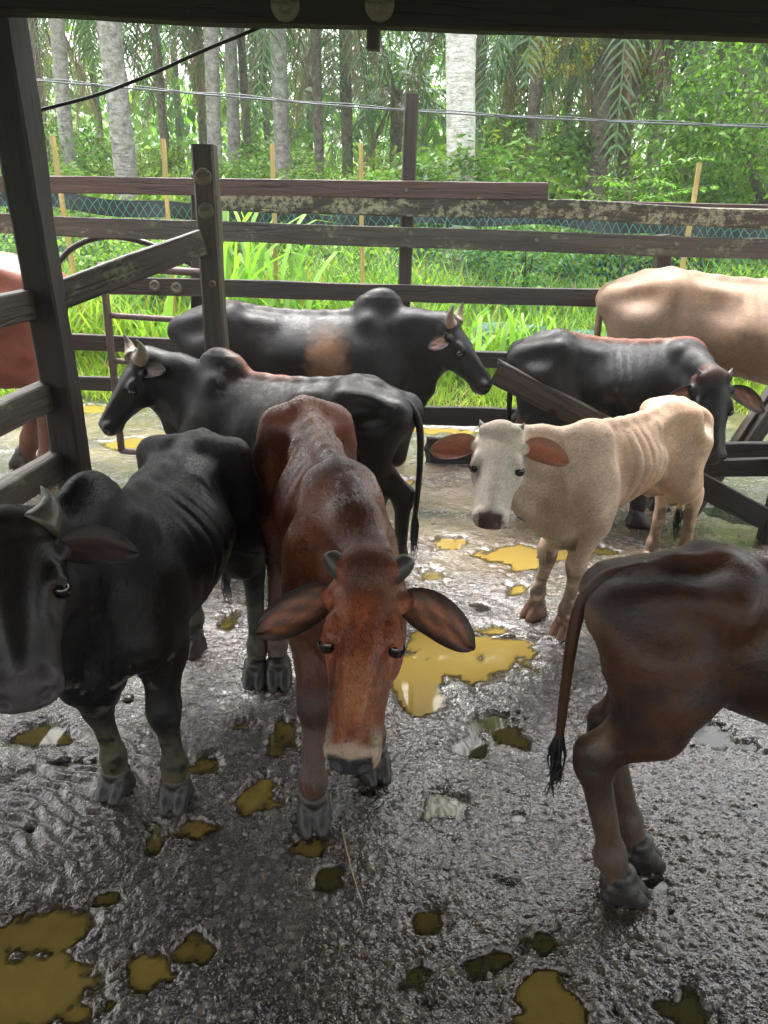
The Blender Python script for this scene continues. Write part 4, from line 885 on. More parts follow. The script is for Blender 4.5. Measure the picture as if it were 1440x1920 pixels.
GRP = 'cattle standing together in the muddy yard'
only = None
def herd():
    B = dict
    # wet red-brown calf in the middle, head lowered to the camera
    if not only or 'B' in only:
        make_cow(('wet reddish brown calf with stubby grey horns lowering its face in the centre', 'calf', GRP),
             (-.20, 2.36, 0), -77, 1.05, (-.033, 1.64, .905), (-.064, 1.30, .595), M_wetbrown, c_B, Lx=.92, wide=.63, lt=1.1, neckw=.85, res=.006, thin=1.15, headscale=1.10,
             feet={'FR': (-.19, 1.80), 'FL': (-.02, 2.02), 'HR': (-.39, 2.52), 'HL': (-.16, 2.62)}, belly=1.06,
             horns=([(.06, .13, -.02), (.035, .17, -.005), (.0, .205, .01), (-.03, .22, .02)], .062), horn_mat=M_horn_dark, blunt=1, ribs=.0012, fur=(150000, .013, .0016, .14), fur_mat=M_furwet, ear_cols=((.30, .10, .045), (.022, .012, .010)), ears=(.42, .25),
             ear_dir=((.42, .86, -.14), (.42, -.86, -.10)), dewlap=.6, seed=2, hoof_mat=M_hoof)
    if not only or 'A' in only:
        make_cow(('black humped cow with a big dark face at the left edge beside the red calf', 'cow', GRP),
             (-.705, 2.20, 0), -97, .97, (-.825, 1.56, 1.015), (-.665, 1.215, .815), M_black, c_A, Lx=.90, wide=1.0, hump=.88, humpx=.42, res=.0062, thin=1.2,
             feet={'FR': (-.80, 1.90), 'FL': (-.61, 1.87), 'HR': (-.765, 2.73), 'HL': (-.475, 2.52)},
             horns=([(.06, .13, .0), (.0, .17, .02), (-.09, .19, .03), (-.21, .16, .03)], .105), horn_mat=M_horn_grey, ribs=.0034, fur=(150000, .007, .0012, .14), ear_cols=((.045, .018, .011), (.010, .008, .008)), ears=(.40, .26),
             ear_dir=((.02, .97, -.12), (.0, -.97, -.12)), dewlap=1.0, seed=3, hoof_mat=M_hoof, head_len=.425, headscale=1.38)
    if not only or 'C' in only:
        make_cow(('black humped cow in side view facing left, with pale horns and reddish spine', 'cow', GRP),
             (-.50, 3.64, 0), 158, 1.0, (-1.24, 3.88, .99), (-1.43, 3.74, .67), M_black, c_C, fur=(110000, .008, .0016, .14), ribs=.0010, ear_cols=((.12, .05, .03), (.02, .013, .012)), hump=.72, humpx=.33, Lx=.95, res=.008, thin=1.1,
             feet={'HL': (.05, 3.44), 'HR': (-.10, 3.66)}, head_len=.42,
             horns=([(.05, .12, .02), (.0, .18, .05), (-.08, .23, .12), (-.13, .22, .22)], .10), horn_mat=M_horn_pale, ear_mat=M_ear_dark, ears=(.36, .21),
             ear_dir=((-.45, .85, -.1), (-.45, -.85, -.1)), seed=4, tail=[(-.60, 0, .90), (-.68, 0, .885), (-.745, 0, .80), (-.755, .01, .62), (-.75, .02, .45), (-.74, .02, .34)], tassel=(.26, 26, .014))
    if not only or 'D' in only:
        make_cow(('black bull with tan flank patch facing right along the far rails', 'bull', GRP),
             (-.49, 4.80, 0), -4, 1.19, (.37, 4.62, 1.10), (.60, 4.52, .79), M_black, c_D, fur=(110000, .009, .0018, .14), ribs=.0008, ear_cols=((.36, .17, .12), (.03, .02, .018)), hump=.80, humpx=.37, res=.010, thin=.65, wide=.98, head_len=.46, Lx=.98,
             horns=([(.05, .12, .02), (.0, .16, .05), (-.07, .19, .13), (-.12, .18, .22)], .08), horn_mat=M_horn_pale, ear_mat=M_ear_orange, ears=(.34, .2),
             ear_dir=((-.3, .9, -.1), (-.1, -.9, -.45)), dewlap=1.3, seed=5)
    if not only or 'F' in only:
        make_cow(('thin cream young cow with orange ears and white face watching the viewer', 'cow', GRP),
             (1.05, 3.24, 0), -139, .93, (.455, 2.95, .895), (.40, 2.70, .66), M_pale, c_F, hump=0, headscale=1.40, ribs=.0042, neckw=.60, fur=(150000, .008, .0011, .08), ear_cols=((.50, .13, .05), (.34, .16, .10)), res=.0075, thin=1.2, Lx=.88, wide=.67, belly=.82, lt=1.05,
             feet={'FR': (.69, 3.08), 'FL': (.78, 2.91), 'HR': (1.36, 3.62), 'HL': (1.50, 3.56)}, head_len=.41,
             horns=([(.05, .12, .0), (.0, .16, .01), (-.06, .185, .02)], .055), horn_mat=M_horn_dark, ear_mat=M_ear_orange, ears=(.44, .28),
             ear_dir=((.15, .95, -.02), (.15, -.95, .02)), dewlap=.7, seed=6, hoof_mat=M_hoof_brown)
    if not only or 'H' in only:
        make_cow(('black calf with reddish poll and spine bowing its head beside the leaning boards', 'calf', GRP),
             (1.34, 4.42, 0), -9, 1.10, (1.70, 4.00, .935), (1.715, 3.84, .56), M_black, c_H, fur=(90000, .009, .0018, .14), ribs=.0018, neckw=.8, ear_cols=((.26, .085, .03), (.02, .014, .012)), Lx=.80, res=.010, thin=1.0, wide=1.1,
             feet={'FR': (1.48, 4.22)}, head_len=.46, headscale=1.35, horns=([(.05, .12, .0), (.0, .16, .01), (-.06, .185, .02)], .05), horn_mat=M_horn_dark, ear_mat=M_ear_brown, ears=(.50, .24),
             ear_dir=((.40, .85, -.1), (.40, -.85, -.1)), dewlap=.6, seed=7)
    if not only or 'I' in only:
        make_cow(('large cream cow showing its bony rump behind the black calf at right', 'cow', GRP),
             (2.36, 4.98, 0), -12, 1.42, (3.3, 4.65, 1.3), (3.6, 4.6, 1.0), M_pale, c_I, res=.012, thin=1.5, ribs=.002, seed=8, hump=.4, ear_mat=M_ear_orange, wide=1.05, dewlap=1)
    if not only or 'E' in only:
        make_cow(('plain reddish cow partly hidden behind the side rails at the left edge', 'cow', GRP),
             (-2.98, 4.95, 0), 168, 1.46, (-4.0, 5.2, 1.3), (-4.3, 5.2, .95), M_red, c_E, res=.014, thin=.7, seed=9, ear_mat=M_ear_orange,
             feet={'HL': (-2.2, 4.72), 'HR': (-2.50, 5.12)}, lt=1.3)
    if not only or 'G' in only:
        make_cow(('dark brown cow cut off by the right edge, long thin tail hanging down', 'cow', GRP),
             (1.160, 1.55, 0), -7, .975, (1.95, 1.8, .9), (2.2, 1.8, .6), M_dark, c_G, res=.0068, thin=.55, wide=.86, belly=1.12, tq=.50, tr=.80, hockx=-.035, ribs=.001, fur=(130000, .008, .0013, .16), Lx=.98, seed=10, hoof_mat=M_hoof,
             feet={'HR': (.635, 1.545), 'HL': (.715, 1.66)},
             tail=[(-.58, 0, .92), (-.67, -.0, .91), (-.73, -.01, .84), (-.742, -.02, .70), (-.742, -.02, .55), (-.742, -.02, .43)], tassel=(.23, 40, .012), lt=1.2, tassel_mat=M_tassel)
herd()
# ------------------------------------------------------------------ plants
def leaf_material(name, trans=.35, rough=.45, tint=(1, 1, 1)):
    m, nt, b, out = newmat(name); at = N(nt, 'ShaderNodeAttribute'); at.attribute_name = 'coat'
    tc = N(nt, 'ShaderNodeTexCoord'); n = noise_tex(nt, 6, tc.outputs['Object'], 3); s = mathn(nt, 'MULTIPLY_ADD', n.outputs[0], .8, .6)
    sm = N(nt, 'ShaderNodeVectorMath', operation='SCALE'); nt.links.new(at.outputs['Color'], sm.inputs[0]); nt.links.new(s, sm.inputs['Scale'])
    nt.links.new(sm.outputs[0], b.inputs['Base Color']); b.inputs['Roughness'].default_value = rough; b.inputs['Specular IOR Level'].default_value = .4
    tr = N(nt, 'ShaderNodeBsdfTranslucent'); tm = mixc(nt, 1.0, sm.outputs[0], (1.3, 1.5, .5), 'MULTIPLY'); nt.links.new(tm, tr.inputs[0])
    mx = N(nt, 'ShaderNodeMixShader'); mx.inputs[0].default_value = trans; nt.links.new(b.outputs[0], mx.inputs[1]); nt.links.new(tr.outputs[0], mx.inputs[2]); nt.links.new(mx.outputs[0], out.inputs[0]); return m
M_leaf = leaf_material('leaf', .38); M_blade = leaf_material('grass_blade', .42); M_frond = leaf_material('palm_leaflet', .25, .4)
def blades(n, pos, H, W, lean, cols, rng, seg=3, curl=.5):
    """ribbons: pos (n,3), H (n,), W (n,)"""
    a = rng.rand(n)*2*pi; d = np.stack([np.cos(a), np.sin(a), 0*a], 1); s = np.stack([-np.sin(a+.6*rng.randn(n)), np.cos(a), 0*a], 1)
    ls = lean*(.3+rng.rand(n)); V = np.zeros((n, 2*seg+1, 3))
    for k in range(seg):
        t = k/seg; c = pos+d*(ls*H*(t**(1+curl)))[:, None]+np.array([0, 0, 1.])*(H*t*(1-.25*ls*t))[:, None]; w = (W*.5*(1-.55*t**1.5)*(0.7+.5*min(1, t*3)))[:, None]
        V[:, 2*k] = c-s*w; V[:, 2*k+1] = c+s*w
    V[:, 2*seg] = pos+d*(ls*H)[:, None]*1.0+np.array([0, 0, 1.])*(H*(1-.40*np.minimum(ls, 1.2)))[:, None]
    m = 2*seg+1; base = (np.arange(n)*m)[:, None]
    Q = np.concatenate([base+np.array([[2*k, 2*k+1, 2*k+3, 2*k+2]]) for k in range(seg-1)]) if seg > 1 else np.zeros((0, 4), int)
    T = base+np.array([[2*seg-2, 2*seg-1, 2*seg]]); return V.reshape(-1, 3), Q, T, np.repeat(cols, m, 0)
def greens(n, rng, a=(.09, .19, .025), b=(.20, .30, .05), c=None, pc=.0):
    t = rng.rand(n)[:, None]; r = np.array(a)*(1-t)+np.array(b)*t; r *= (.75+.5*rng.rand(n))[:, None]
    if c is not None: k = rng.rand(n) < pc; r[k] = np.array(c)*(.7+.6*rng.rand(k.sum()))[:, None]
    return r
def grass_field(name, n, x0, x1, y0, y1, h0, h1, w, lean, seed, ca, cb, dry=.06, seg=3, clump=1.0):
    rng = np.random.RandomState(seed); N2 = int(n*1.8); X = x0+(x1-x0)*rng.rand(N2); Y = y0+(y1-y0)*rng.rand(N2)
    k = fbm2(X*1.3, Y*1.3, seed, 3)+.35*rng.rand(N2) > .52-.25*(1-clump); X = X[k][:n]; Y = Y[k][:n]; m = len(X)
    P_ = np.stack([X, Y, bank(X, Y)-.02], 1); hh = (h0+(h1-h0)*rng.rand(m)**1.5)*(.5+1.0*fbm2(X*.8, Y*.8, seed+3, 2)); c = greens(m, rng, ca, cb, (.42, .34, .15), dry)
    V, Q, T, C = blades(m, P_, hh, w*(.6+.8*rng.rand(m)), lean, c, rng, seg); me = mesh_np(name, V, [Q, T] if len(Q) else [T], M_blade, cols=C); return tag(link(name, me), kind='stuff', cat='grass', label=None)
g = grass_field('grass', 90000, -7.5, 7.5, 7.15, 10.0, .12, .42, .009, .8, 1, (.19, .34, .03), (.42, .55, .09), .14); g['label'] = 'bright green grass and weeds growing just beyond the rail fence'
g = grass_field('tall_grass', 15000, -8, 8, 7.7, 9.4, .38, .85, .019, .7, 2, (.17, .32, .04), (.38, .52, .10), .08, 4, .8); g['label'] = 'tall broad grass blades along the green netting'

def leaf_cloud(n, c, r, size, rng, lumps=14, cols=None, shell=.55, droop=.2):
    """leaf-sized quads gathered in lumps through an ellipsoid"""
    lc = rng.randn(lumps, 3); lc /= np.linalg.norm(lc, axis=1)[:, None]; lc *= (shell+.45*rng.rand(lumps))[:, None]; lr = .22+.28*rng.rand(lumps)
    k = rng.randint(0, lumps, n); p = rng.randn(n, 3); p /= np.linalg.norm(p, axis=1)[:, None]; p *= (rng.rand(n)**.45)[:, None]*lr[k][:, None]
    P_ = (lc[k]+p)*np.array(r)+np.array(c)
    tip = rng.randn(n, 3)*.8+(P_-np.array(c))/np.array(r)*.6; tip[:, 2] -= droop; tip /= np.linalg.norm(tip, axis=1)[:, None]
    up = rng.randn(n, 3)*.45+np.array([0, 0, 1.]); sd = np.cross(tip, up); sd /= np.linalg.norm(sd, axis=1)[:, None]+1e-6; s = (size*(.6+.8*rng.rand(n)))[:, None]
    V = np.stack([P_, P_+tip*s*.5-sd*s*.24, P_+tip*s, P_+tip*s*.5+sd*s*.24], 1).reshape(-1, 3); V[2::4, 2] -= s[:, 0]*.12
    F = np.arange(n*4).reshape(-1, 4); tone = (.75+.5*rng.rand(lumps))[k]; c_ = cols*tone[:, None]; return V, F, np.repeat(c_, 4, 0)
def shrub_meshes(seed, n, h, rx, size, ca, cb, lumps=16, stems=5):
    rng = np.random.RandomState(seed); V, F, C = leaf_cloud(n, (0, 0, h*.55), (rx, rx, h*.48), size, rng, lumps, greens(n, rng, ca, cb, (.22, .28, .04), .12))
    fol = mesh_np('foliage', V, [F], M_leaf, cols=C, smooth=False); mb = MB()
    for i in range(stems):
        a = rng.rand()*6.28; t = np.linspace(0, 1, 6)[:, None]; P_ = np.array([[0, 0, -.1]])+t*np.array([[cos(a)*rx*.6, sin(a)*rx*.6, h*.75]])+np.array([[cos(a+1), sin(a+1), 0]])*np.sin(t*3)*.06; mb.tube(P_, np.linspace(.018, .005, 6)*h, 5)
    return fol, mb.mesh('stem', M_stem)
M_stem = plain('shrub_stem', (.09, .065, .04), .8, 30, .003, .4); M_bark = plain('bark', (.14, .12, .10), .85, 14, .03, .5)
G1, G2 = (.12, .24, .03), (.34, .48, .08)
SH = [shrub_meshes(11, 2600, 1.0, .8, .085, G1, G2), shrub_meshes(12, 3000, 1.3, .75, .075, (.07, .17, .03), (.20, .36, .07)), shrub_meshes(13, 2400, .9, .9, .10, (.13, .24, .03), (.34, .48, .08)), shrub_meshes(14, 3400, 1.7, .95, .085, (.06, .15, .03), (.17, .32, .06), 22)]
rngs = np.random.RandomState(77)
def place_plant(name, meshes, names, loc, rz, sc, label, cat, group=None):
    r = empty(name, loc, rz, label, cat, group); r.scale = (sc if isinstance(sc, tuple) else (sc, sc, sc))
    for m_, n_ in zip(meshes, names): link(n_, m_, r)
    return r
SL = 'leafy green shrub in the undergrowth between the rail fence and the palms'
k = 0
for row, (Y, n, xr, s0) in enumerate(((10.0, 9, 7.2, .75), (11.4, 10, 8.5, .9), (13.2, 11, 10, .95), (15.5, 11, 12, .9), (18.5, 11, 14, .9), (22, 11, 17, .95))):
    for i in range(n):
        x = -xr+2*xr*(i+.5)/n+rngs.randn()*.4; y = Y+rngs.randn()*.5; s = s0*(.75+.5*rngs.rand()); v = (k*7+row) % 4; k += 1
        place_plant('shrub', SH[v], ('foliage', 'stem'), (x, y, float(bank(np.array([x]), np.array([y]))[0])-.05), rngs.rand()*6.28, (s*1.25, s*1.25, s*(.8 if row < 3 else 1.)), SL, 'shrub', 'shrubs in the undergrowth beyond the fence')
# bushy tree at the right edge
rng = np.random.RandomState(5); cx = aty(1420, 260, 11.0); tr = empty('tree', (cx[0]+.35, 11.0, 1.0), 0, 'rounded dense dark green bushy tree beyond the fence at the right edge', 'tree')
V, F, C = leaf_cloud(15000, (0, 0, 1.9), (1.75, 1.4, 1.75), .085, rng, 44, greens(15000, rng, (.05, .13, .02), (.20, .36, .05)), .5); link('crown', mesh_np('crown', V, [F], M_leaf, cols=C, smooth=False), tr)
mb = MB(); mb.tube([(0, 0, -.3), (.05, 0, .6), (-.03, .02, 1.6)], [.10, .08, .04], 10)
for i in range(6): a = i*1.05; mb.tube([(0, 0, .5+.1*i), (cos(a)*.5, sin(a)*.5, 1.2+.12*i), (cos(a)*1.1, sin(a)*.9, 1.9+.1*i)], [.05, .03, .012], 6)
link('trunk', mb.mesh('trunk', M_bark), tr)
# young tree with feathery leaves
c0 = aty(1185, 330, 9.6); tr = empty('young_tree', (c0[0], 9.6, .75), 0, 'slender young tree with light feathery leaves beyond the fence, right of centre', 'tree'); mb = MB(); mb.tube([(0, 0, -.1), (.02, 0, .5), (.0, 0, 1.1), (.03, 0, 1.45)], [.025, .02, .014, .006], 8); lv = []; lc = []
rng = np.random.RandomState(8)
for i in range(26):
    a = rng.rand()*6.28; z0 = .45+.95*rng.rand(); L = .45+.45*rng.rand(); el = .35+.3*rng.rand(); P_ = np.array([[0, 0, z0]])+np.linspace(0, 1, 9)[:, None]*np.array([[cos(a)*L, sin(a)*L, el*L]]); P_[:, 2] -= np.linspace(0, 1, 9)**2*.22; mb.tube(P_, np.linspace(.007, .002, 9), 4)
    for j in range(1, 9):
        for s in (-1, 1):
            for q in range(5):
                p = P_[j]; t = P_[j]-P_[j-1]; t /= np.linalg.norm(t); sd = np.cross(t, [0, 0, 1.])*s; p0 = p+sd*(.02+.035*q)+t*.02*rng.randn(); tip = t*.6+sd*.5+np.array([0, 0, -.25])+rng.randn(3)*.25; tip /= np.linalg.norm(tip); w = np.cross(tip, [0, 0, 1.])*.016; l = .065
                lv += [p0, p0+tip*l*.5-w, p0+tip*l, p0+tip*l*.5+w]; lc.append(np.array([.18, .36, .07])*(.7+.8*rng.rand()))
link('trunk', mb.mesh('trunk', M_stem), tr); link('crown', mesh_np('crown', np.array(lv), [np.arange(len(lv)).reshape(-1, 4)], M_leaf, cols=np.repeat(np.array(lc), 4, 0), smooth=False), tr)
# tall broad-bladed clumps
def cane(px, py, Y, h, n, seed, label):
    c = aty(px, py, Y); z = float(bank(np.array([c[0]]), np.array([Y]))[0]); rng = np.random.RandomState(seed); P_ = np.stack([rng.randn(n)*.22, rng.randn(n)*.18, rng.rand(n)*.45*h], 1); H = h*(.55+.5*rng.rand(n))-P_[:, 2]*.3
    V, Q, T, C = blades(n, P_, H, .035+.028*rng.rand(n), .75, greens(n, rng, (.16, .34, .05), (.34, .52, .12)), rng, 7, 1.3); o = link('cane_clump', mesh_np('cane_clump', V, [Q, T], M_blade, cols=C)); o.location = (c[0], Y, z-.05); tag(o, label, 'plant')
cane(450, 330, 7.9, 1.75, 46, 31, 'tallest arching broad-bladed cane clump just right of the middle post')
cane(320, 400, 7.8, 1.05, 26, 32, 'lower broad-bladed cane clump in the netting, left of the middle post')
cane(545, 400, 8.0, 1.15, 22, 33, 'broad-bladed cane clump right of the tallest one')
cane(610, 470, 7.7, .8, 18, 34, 'small cane clump left of the tall fence post')
cane(850, 470, 7.7, .8, 22, 35, 'short cane clump under the pale palm trunk')
cane(1000, 480, 7.9, .7, 20, 36, 'short cane clump in front of the green tarpaulin')
# netting fence with stakes
net = empty('netting_fence', (0, 8.3, 0), 0, 'teal wire netting and dark shade cloth hung on yellow stakes beyond the rails', 'fence'); M_net = plain('teal_netting', (.04, .22, .18), .6, 20, .001, .3); M_cloth = plain('shade_cloth', (.020, .022, .022), .85, 15, .01, .4)
mb = MB(); YN = 8.3; cell = .085; x0, x1 = -6.0, 7.5; z0, z1 = .55, 1.75; nn = int((x1-x0)/cell)
topz = lambda x: 1.74+.05*math.sin(x*1.1)-.02*x; VV = []; QQ = []
def ribbon(p, q, w):
    d = q-p; s = np.array([-d[2], 0, d[0]]); s = s/np.linalg.norm(s)*w*.5; b = len(VV); VV.extend([p-s, p+s, q+s, q-s]); QQ.append((b, b+1, b+2, b+3))
rr = np.random.RandomState(3); rows_ = int((z1-z0)/(cell*.8)); pts = {}
for i in range(nn+1):
    for j in range(rows_+1): pts[i, j] = np.array([x0+(i+(j % 2)*.5)*cell+rr.randn()*.008, .02*sin(i*.3)+rr.randn()*.01, topz(x0+i*cell)-j*cell*.8+rr.randn()*.008])
for i in range(nn):
    for j in range(rows_):
        a = pts[i, j]; b1 = pts[i, j+1]; b2 = pts.get((i+1, j+1) if j % 2 else (i-1, j+1)); ribbon(a, b1, .005)
        if b2 is not None: ribbon(a, b2, .005)
link('netting', mesh_np('netting', np.array(VV), [QQ], M_net, smooth=False), net)
xs = np.linspace(x0, x1, 160); zt_ = np.array([topz(x)+.015+.02*sin(x*5) for x in xs]); V1 = np.concatenate([np.stack([xs, .06+.03*np.sin(xs*7+zz*9), zt_-zz], 1) for zz in (0, .05, .10, .16)]); cQ = grid_quads(4, 160); V2 = V1+np.array([0, .004, 0]); link('shade_cloth', mesh_np('shade_cloth', np.concatenate([V1, V2]), [np.concatenate([cQ, cQ[:, ::-1]+len(V1)])], M_cloth), net)
for i, (xa, ya, xb, yb) in enumerate(((97, 254, 120, 400), (305, 260, 310, 330), (510, 270, 512, 330), (676, 268, 677, 335), (1312, 305, 1290, 440))):
    a = aty(xa, ya, 8.22); b_ = aty(xb, yb, 8.22); d = (a-b_)/(a[2]-b_[2]); board('stake', net, b_-d*(b_[2]-.3), a, .045, .04, W_yellow, seed=80+i)
M_tarp = plain('green_tarpaulin', (.04, .13, .11), .5, 8, .02, .6); xs = np.linspace(.9, 3.6, 60); rows_ = []
for k_, (yy, zz) in enumerate(((8.05, .25), (8.08, .42), (8.12, .60), (8.3, .62))): rows_.append(np.stack([xs, yy+.02*np.sin(xs*9+k_), zz+.03*np.sin(xs*4+k_)+.02*np.sin(xs*13)], 1))
V1 = np.concatenate(rows_); cQ = grid_quads(4, 60); tag(link('tarpaulin', mesh_np('tarpaulin', np.concatenate([V1, V1+np.array([0, .004, -.004])]), [np.concatenate([cQ, cQ[:, ::-1]+len(V1)])], M_tarp)), 'low crumpled green tarpaulin lying behind the grass, right of the tall fence post', 'tarpaulin')

# ---- oil palms
def bark_material(name, c1, c2, c3):
    m, nt, b, out = newmat(name); tc = N(nt, 'ShaderNodeTexCoord'); ob = tc.outputs['Object']; n = noise_tex(nt, 9, ob, 6, .8); n2 = noise_tex(nt, 1, ob, 4, .6, (9, 9, 22))
    r = ramp(nt, n.outputs[0], [(.32, c1), (.5, c2), (.68, c3)]); nt.links.new(r.outputs[0], b.inputs['Base Color']); b.inputs['Roughness'].default_value = .85; bump(nt, b, n2.outputs[0], .05); return m
B_pale = bark_material('pale_lichen_bark', (.28, .26, .22), (.58, .56, .52), (.72, .70, .67)); B_grey = bark_material('grey_palm_bark', (.13, .12, .10), (.30, .285, .25), (.48, .46, .42)); B_light = bark_material('light_palm_bark', (.10, .095, .08), (.27, .255, .225), (.46, .44, .40)); B_brown = bark_material('brown_palm_bark', (.08, .065, .05), (.19, .155, .12), (.32, .27, .22))
def trunk_mesh(h, r, seed, scal=1.0, mat=None):
    nz, na = int(h/.045), 30; z = np.linspace(-.3, h, nz); a = np.linspace(0, 2*pi, na, endpoint=False); Z, A = np.meshgrid(z, a, indexing='ij'); rng = np.random.RandomState(seed); ph = seed*1.7
    ring = Z/.19; off = A/(2*pi)*8; u = (off+.5*np.floor(ring+off*.125) % 1.0) % 1; fr = (ring+off*.125) % 1
    sc = (1-fr)*(1-np.abs(2*u-1)**2)*.09*scal; R_ = r*(1+.12*np.exp(-(Z)/.5)+sc+.10*(fbm(np.stack([np.cos(A)*2, np.sin(A)*2, Z*3], -1), seed, 3)-.5))
    cx = .10*np.sin(Z*.35+ph)*(h/6)-.10*sin(ph)*(h/6); V = np.stack([cx+R_*np.cos(A), R_*np.sin(A), Z], -1).reshape(-1, 3); i = (np.arange(nz-1)[:, None]*na); j = np.arange(na)[None, :]; jn = (j+1) % na
    Q = np.stack([(i+j).ravel(), (i+jn).ravel(), (i+na+jn).ravel(), (i+na+j).ravel()], 1); return mesh_np('trunk', V, Q, mat or B_grey)
def frond(mb, base, az, el, L, droop, rng, col, nl=38, hang=.5, ll=.62):
    t = np.linspace(0, 1, 15); d = np.array([cos(az)*cos(el), sin(az)*cos(el), sin(el)]); P_ = np.array(base)+t[:, None]*L*d; P_[:, 2] -= droop*L*t**2; ov = np.cos(t*.9*droop); P_[:, :2] = np.array(base)[:2]+(P_[:, :2]-np.array(base)[:2])*(1-.35*droop*t[:, None]**2)
    mb.tube(P_, np.linspace(.028, .006, 15), 4, col=np.array(col)*.9+.02, cap=False); VV = []; CC = []
    for k_ in range(nl):
        u = .10+.88*k_/(nl-1); p = np.array([np.interp(u, t, P_[:, i]) for i in range(3)]); tg = np.array([np.interp(min(1, u+.03), t, P_[:, i])-np.interp(u-.03, t, P_[:, i]) for i in range(3)]); tg /= np.linalg.norm(tg)+1e-9; sd = np.cross(tg, [0, 0, 1.]); sd /= np.linalg.norm(sd)+1e-6
        for s in (-1, 1):
            l = ll*(sin(pi*min(1, .18+.80*u))**.7)*(.8+.35*rng.rand()); dr = tg*.55+sd*s*(.8-.3*hang)+np.array([0, 0, .15-hang*.8])+rng.randn(3)*.13; dr /= np.linalg.norm(dr); wv = tg*.027; m1 = p+dr*l*.5; m2 = p+dr*l+np.array([0, 0, -.30*l*(.5+hang)])
            VV += [p-wv*.6, p+wv*.6, m1+wv, m1-wv, m2]; CC.append(np.array(col)*(.75+.5*rng.rand()))
    b = np.arange(len(CC))[:, None]*5; mb.add(np.array(VV), b+np.array([[0, 1, 2, 3]]), b+np.array([[3, 2, 4]]), col=np.repeat(np.array(CC), 5, 0))
def crown_mesh(seed, n=26, L=3.6, dead=5, low=-.75):
    rng = np.random.RandomState(seed); mb = MB()
    for i in range(n):
        az = i*2.4+rng.randn()*.15; el = 1.15-(1.15-low)*(i/(n-1))**.9; c = np.array([.085, .18, .055])*(1-.3*i/n)+np.array([.02, .03, .02])*rng.rand()
        frond(mb, (.12*cos(az), .12*sin(az), .1*rng.rand()), az, el, L*(.85+.3*rng.rand()), .42+.30*rng.rand(), rng, c, hang=.15+.35*i/n)
    for i in range(dead):
        az = rng.rand()*6.28; frond(mb, (.15*cos(az), .15*sin(az), -.2), az, -1.05-.3*rng.rand(), 2.6+rng.rand(), .1, rng, (.24, .17, .11), 34, .9, .45)
    return mb.mesh('crown', M_frond, smooth=False)
CR = [crown_mesh(101, 20, 3.6, 3, -.45), crown_mesh(102, 20, 3.9, 6, -.6), crown_mesh(103, 22, 3.3, 3, -.5)]
def palm(px, py, Y, w_px, h, cv, mat, label, dx=0.0, scal=1.0, cs=1.0, seed=None, sink=.0):
    c = aty(px, py, Y); z = float(bank(np.array([c[0]]), np.array([Y]))[0]); depth = Y*cos(PITCH)+.0; r = w_px*.5*Y/FPX/1.18
    s_ = int(px*3+Y*10) if seed is None else seed; o = empty('palm_tree', (c[0], Y, z-.1-sink), (s_*1.3) % 6.28, label, 'palm tree'); o['group'] = 'palm trees of the grove'
    tm = trunk_mesh(h, r, s_ % 97, scal, mat); link('trunk', tm, o); cz = link('crown', CR[cv], o); cz.location = (float(.10*sin(h*.35+(s_ % 97)*1.7)-.10*sin((s_ % 97)*1.7))*(h/6), 0, h-.1); cz.rotation_euler = (0, 0, s_*.77); cz.scale = (cs, cs, cs); return o
PL = 'grey oil palm trunk with drooping fronds'
palm(872, 300, 11.6, 56, 10.2, 0, B_pale, 'very pale lichen-white palm trunk, the brightest and nearest, right of the tall fence post', scal=.6, seed=5)
palm(232, 250, 13.5, 43, 9.8, 1, B_light, 'thick mottled grey palm trunk left of the middle post', scal=1.3, seed=9)
palm(122, 250, 15.0, 27, 10.5, 2, B_grey, 'slim leaning grey palm trunk beside the shed post', seed=12)
palm(396, 190, 15.2, 27, 7.8, 0, B_light, 'left one of two close palm trunks behind the middle post', seed=14)
palm(430, 190, 16.2, 24, 7.6, 1, B_light, 'right one of two close palm trunks behind the middle post', seed=15)
palm(530, 220, 15.5, 30, 10.0, 2, B_light, 'palm trunk behind the tallest cane clump', seed=18)
palm(600, 180, 17.0, 19, 5.6, 1, B_brown, 'slim brown palm trunk between the cane clump and the tall fence post', seed=20)
palm(655, 150, 18.5, 22, 5.4, 1, B_brown, 'brown palm trunk just left of the tall fence post', seed=22)
palm(462, 140, 20.0, 16, 5.6, 0, B_brown, 'thin dark palm trunk right of the two close palm trunks', seed=24)
palm(302, 160, 19.0, 17, 5.4, 2, B_brown, 'thin brown palm trunk right of the thick mottled one', seed=26)
palm(1135, 170, 14.0, 36, 5.0, 1, B_brown, 'brown palm trunk wrapped in old leaf stalks, right of centre', scal=2.2, seed=28)
palm(1245, 150, 15.5, 26, 9.6, 2, B_grey, 'grey palm trunk to the right of the stalk-wrapped one', seed=30)
palm(1345, 140, 15.0, 24, 4.9, 0, B_grey, 'leaning palm trunk behind the dense dark bushy tree', seed=33)
palm(1068, 170, 19.0, 14, 5.2, 1, B_brown, 'thin palm trunk between the pale trunk and the stalk-wrapped one', seed=35)
palm(905, 120, 18.0, 20, 5.6, 2, B_brown, 'dark palm trunk half hidden behind the very pale one', seed=37)
palm(745, 150, 19.5, 22, 2.6, 2, B_brown, 'short palm with its whole fan of fronds in view behind the tall fence post', cs=.8, seed=40)
palm(372, 150, 21.0, 16, 5.3, 0, B_brown, 'thin palm trunk directly above the middle post', seed=42)
palm(60, 120, 19.0, 20, 5.0, 1, B_brown, 'palm trunk at the far left beside the shed post top', seed=44)
palm(1005, 150, 14.5, 24, 4.3, 0, B_brown, 'low-crowned palm whose fronds hang right of the pale trunk', seed=71)
palm(1190, 150, 16.0, 24, 4.4, 1, B_brown, 'low-crowned palm between the stalk-wrapped and the grey trunk', seed=72)
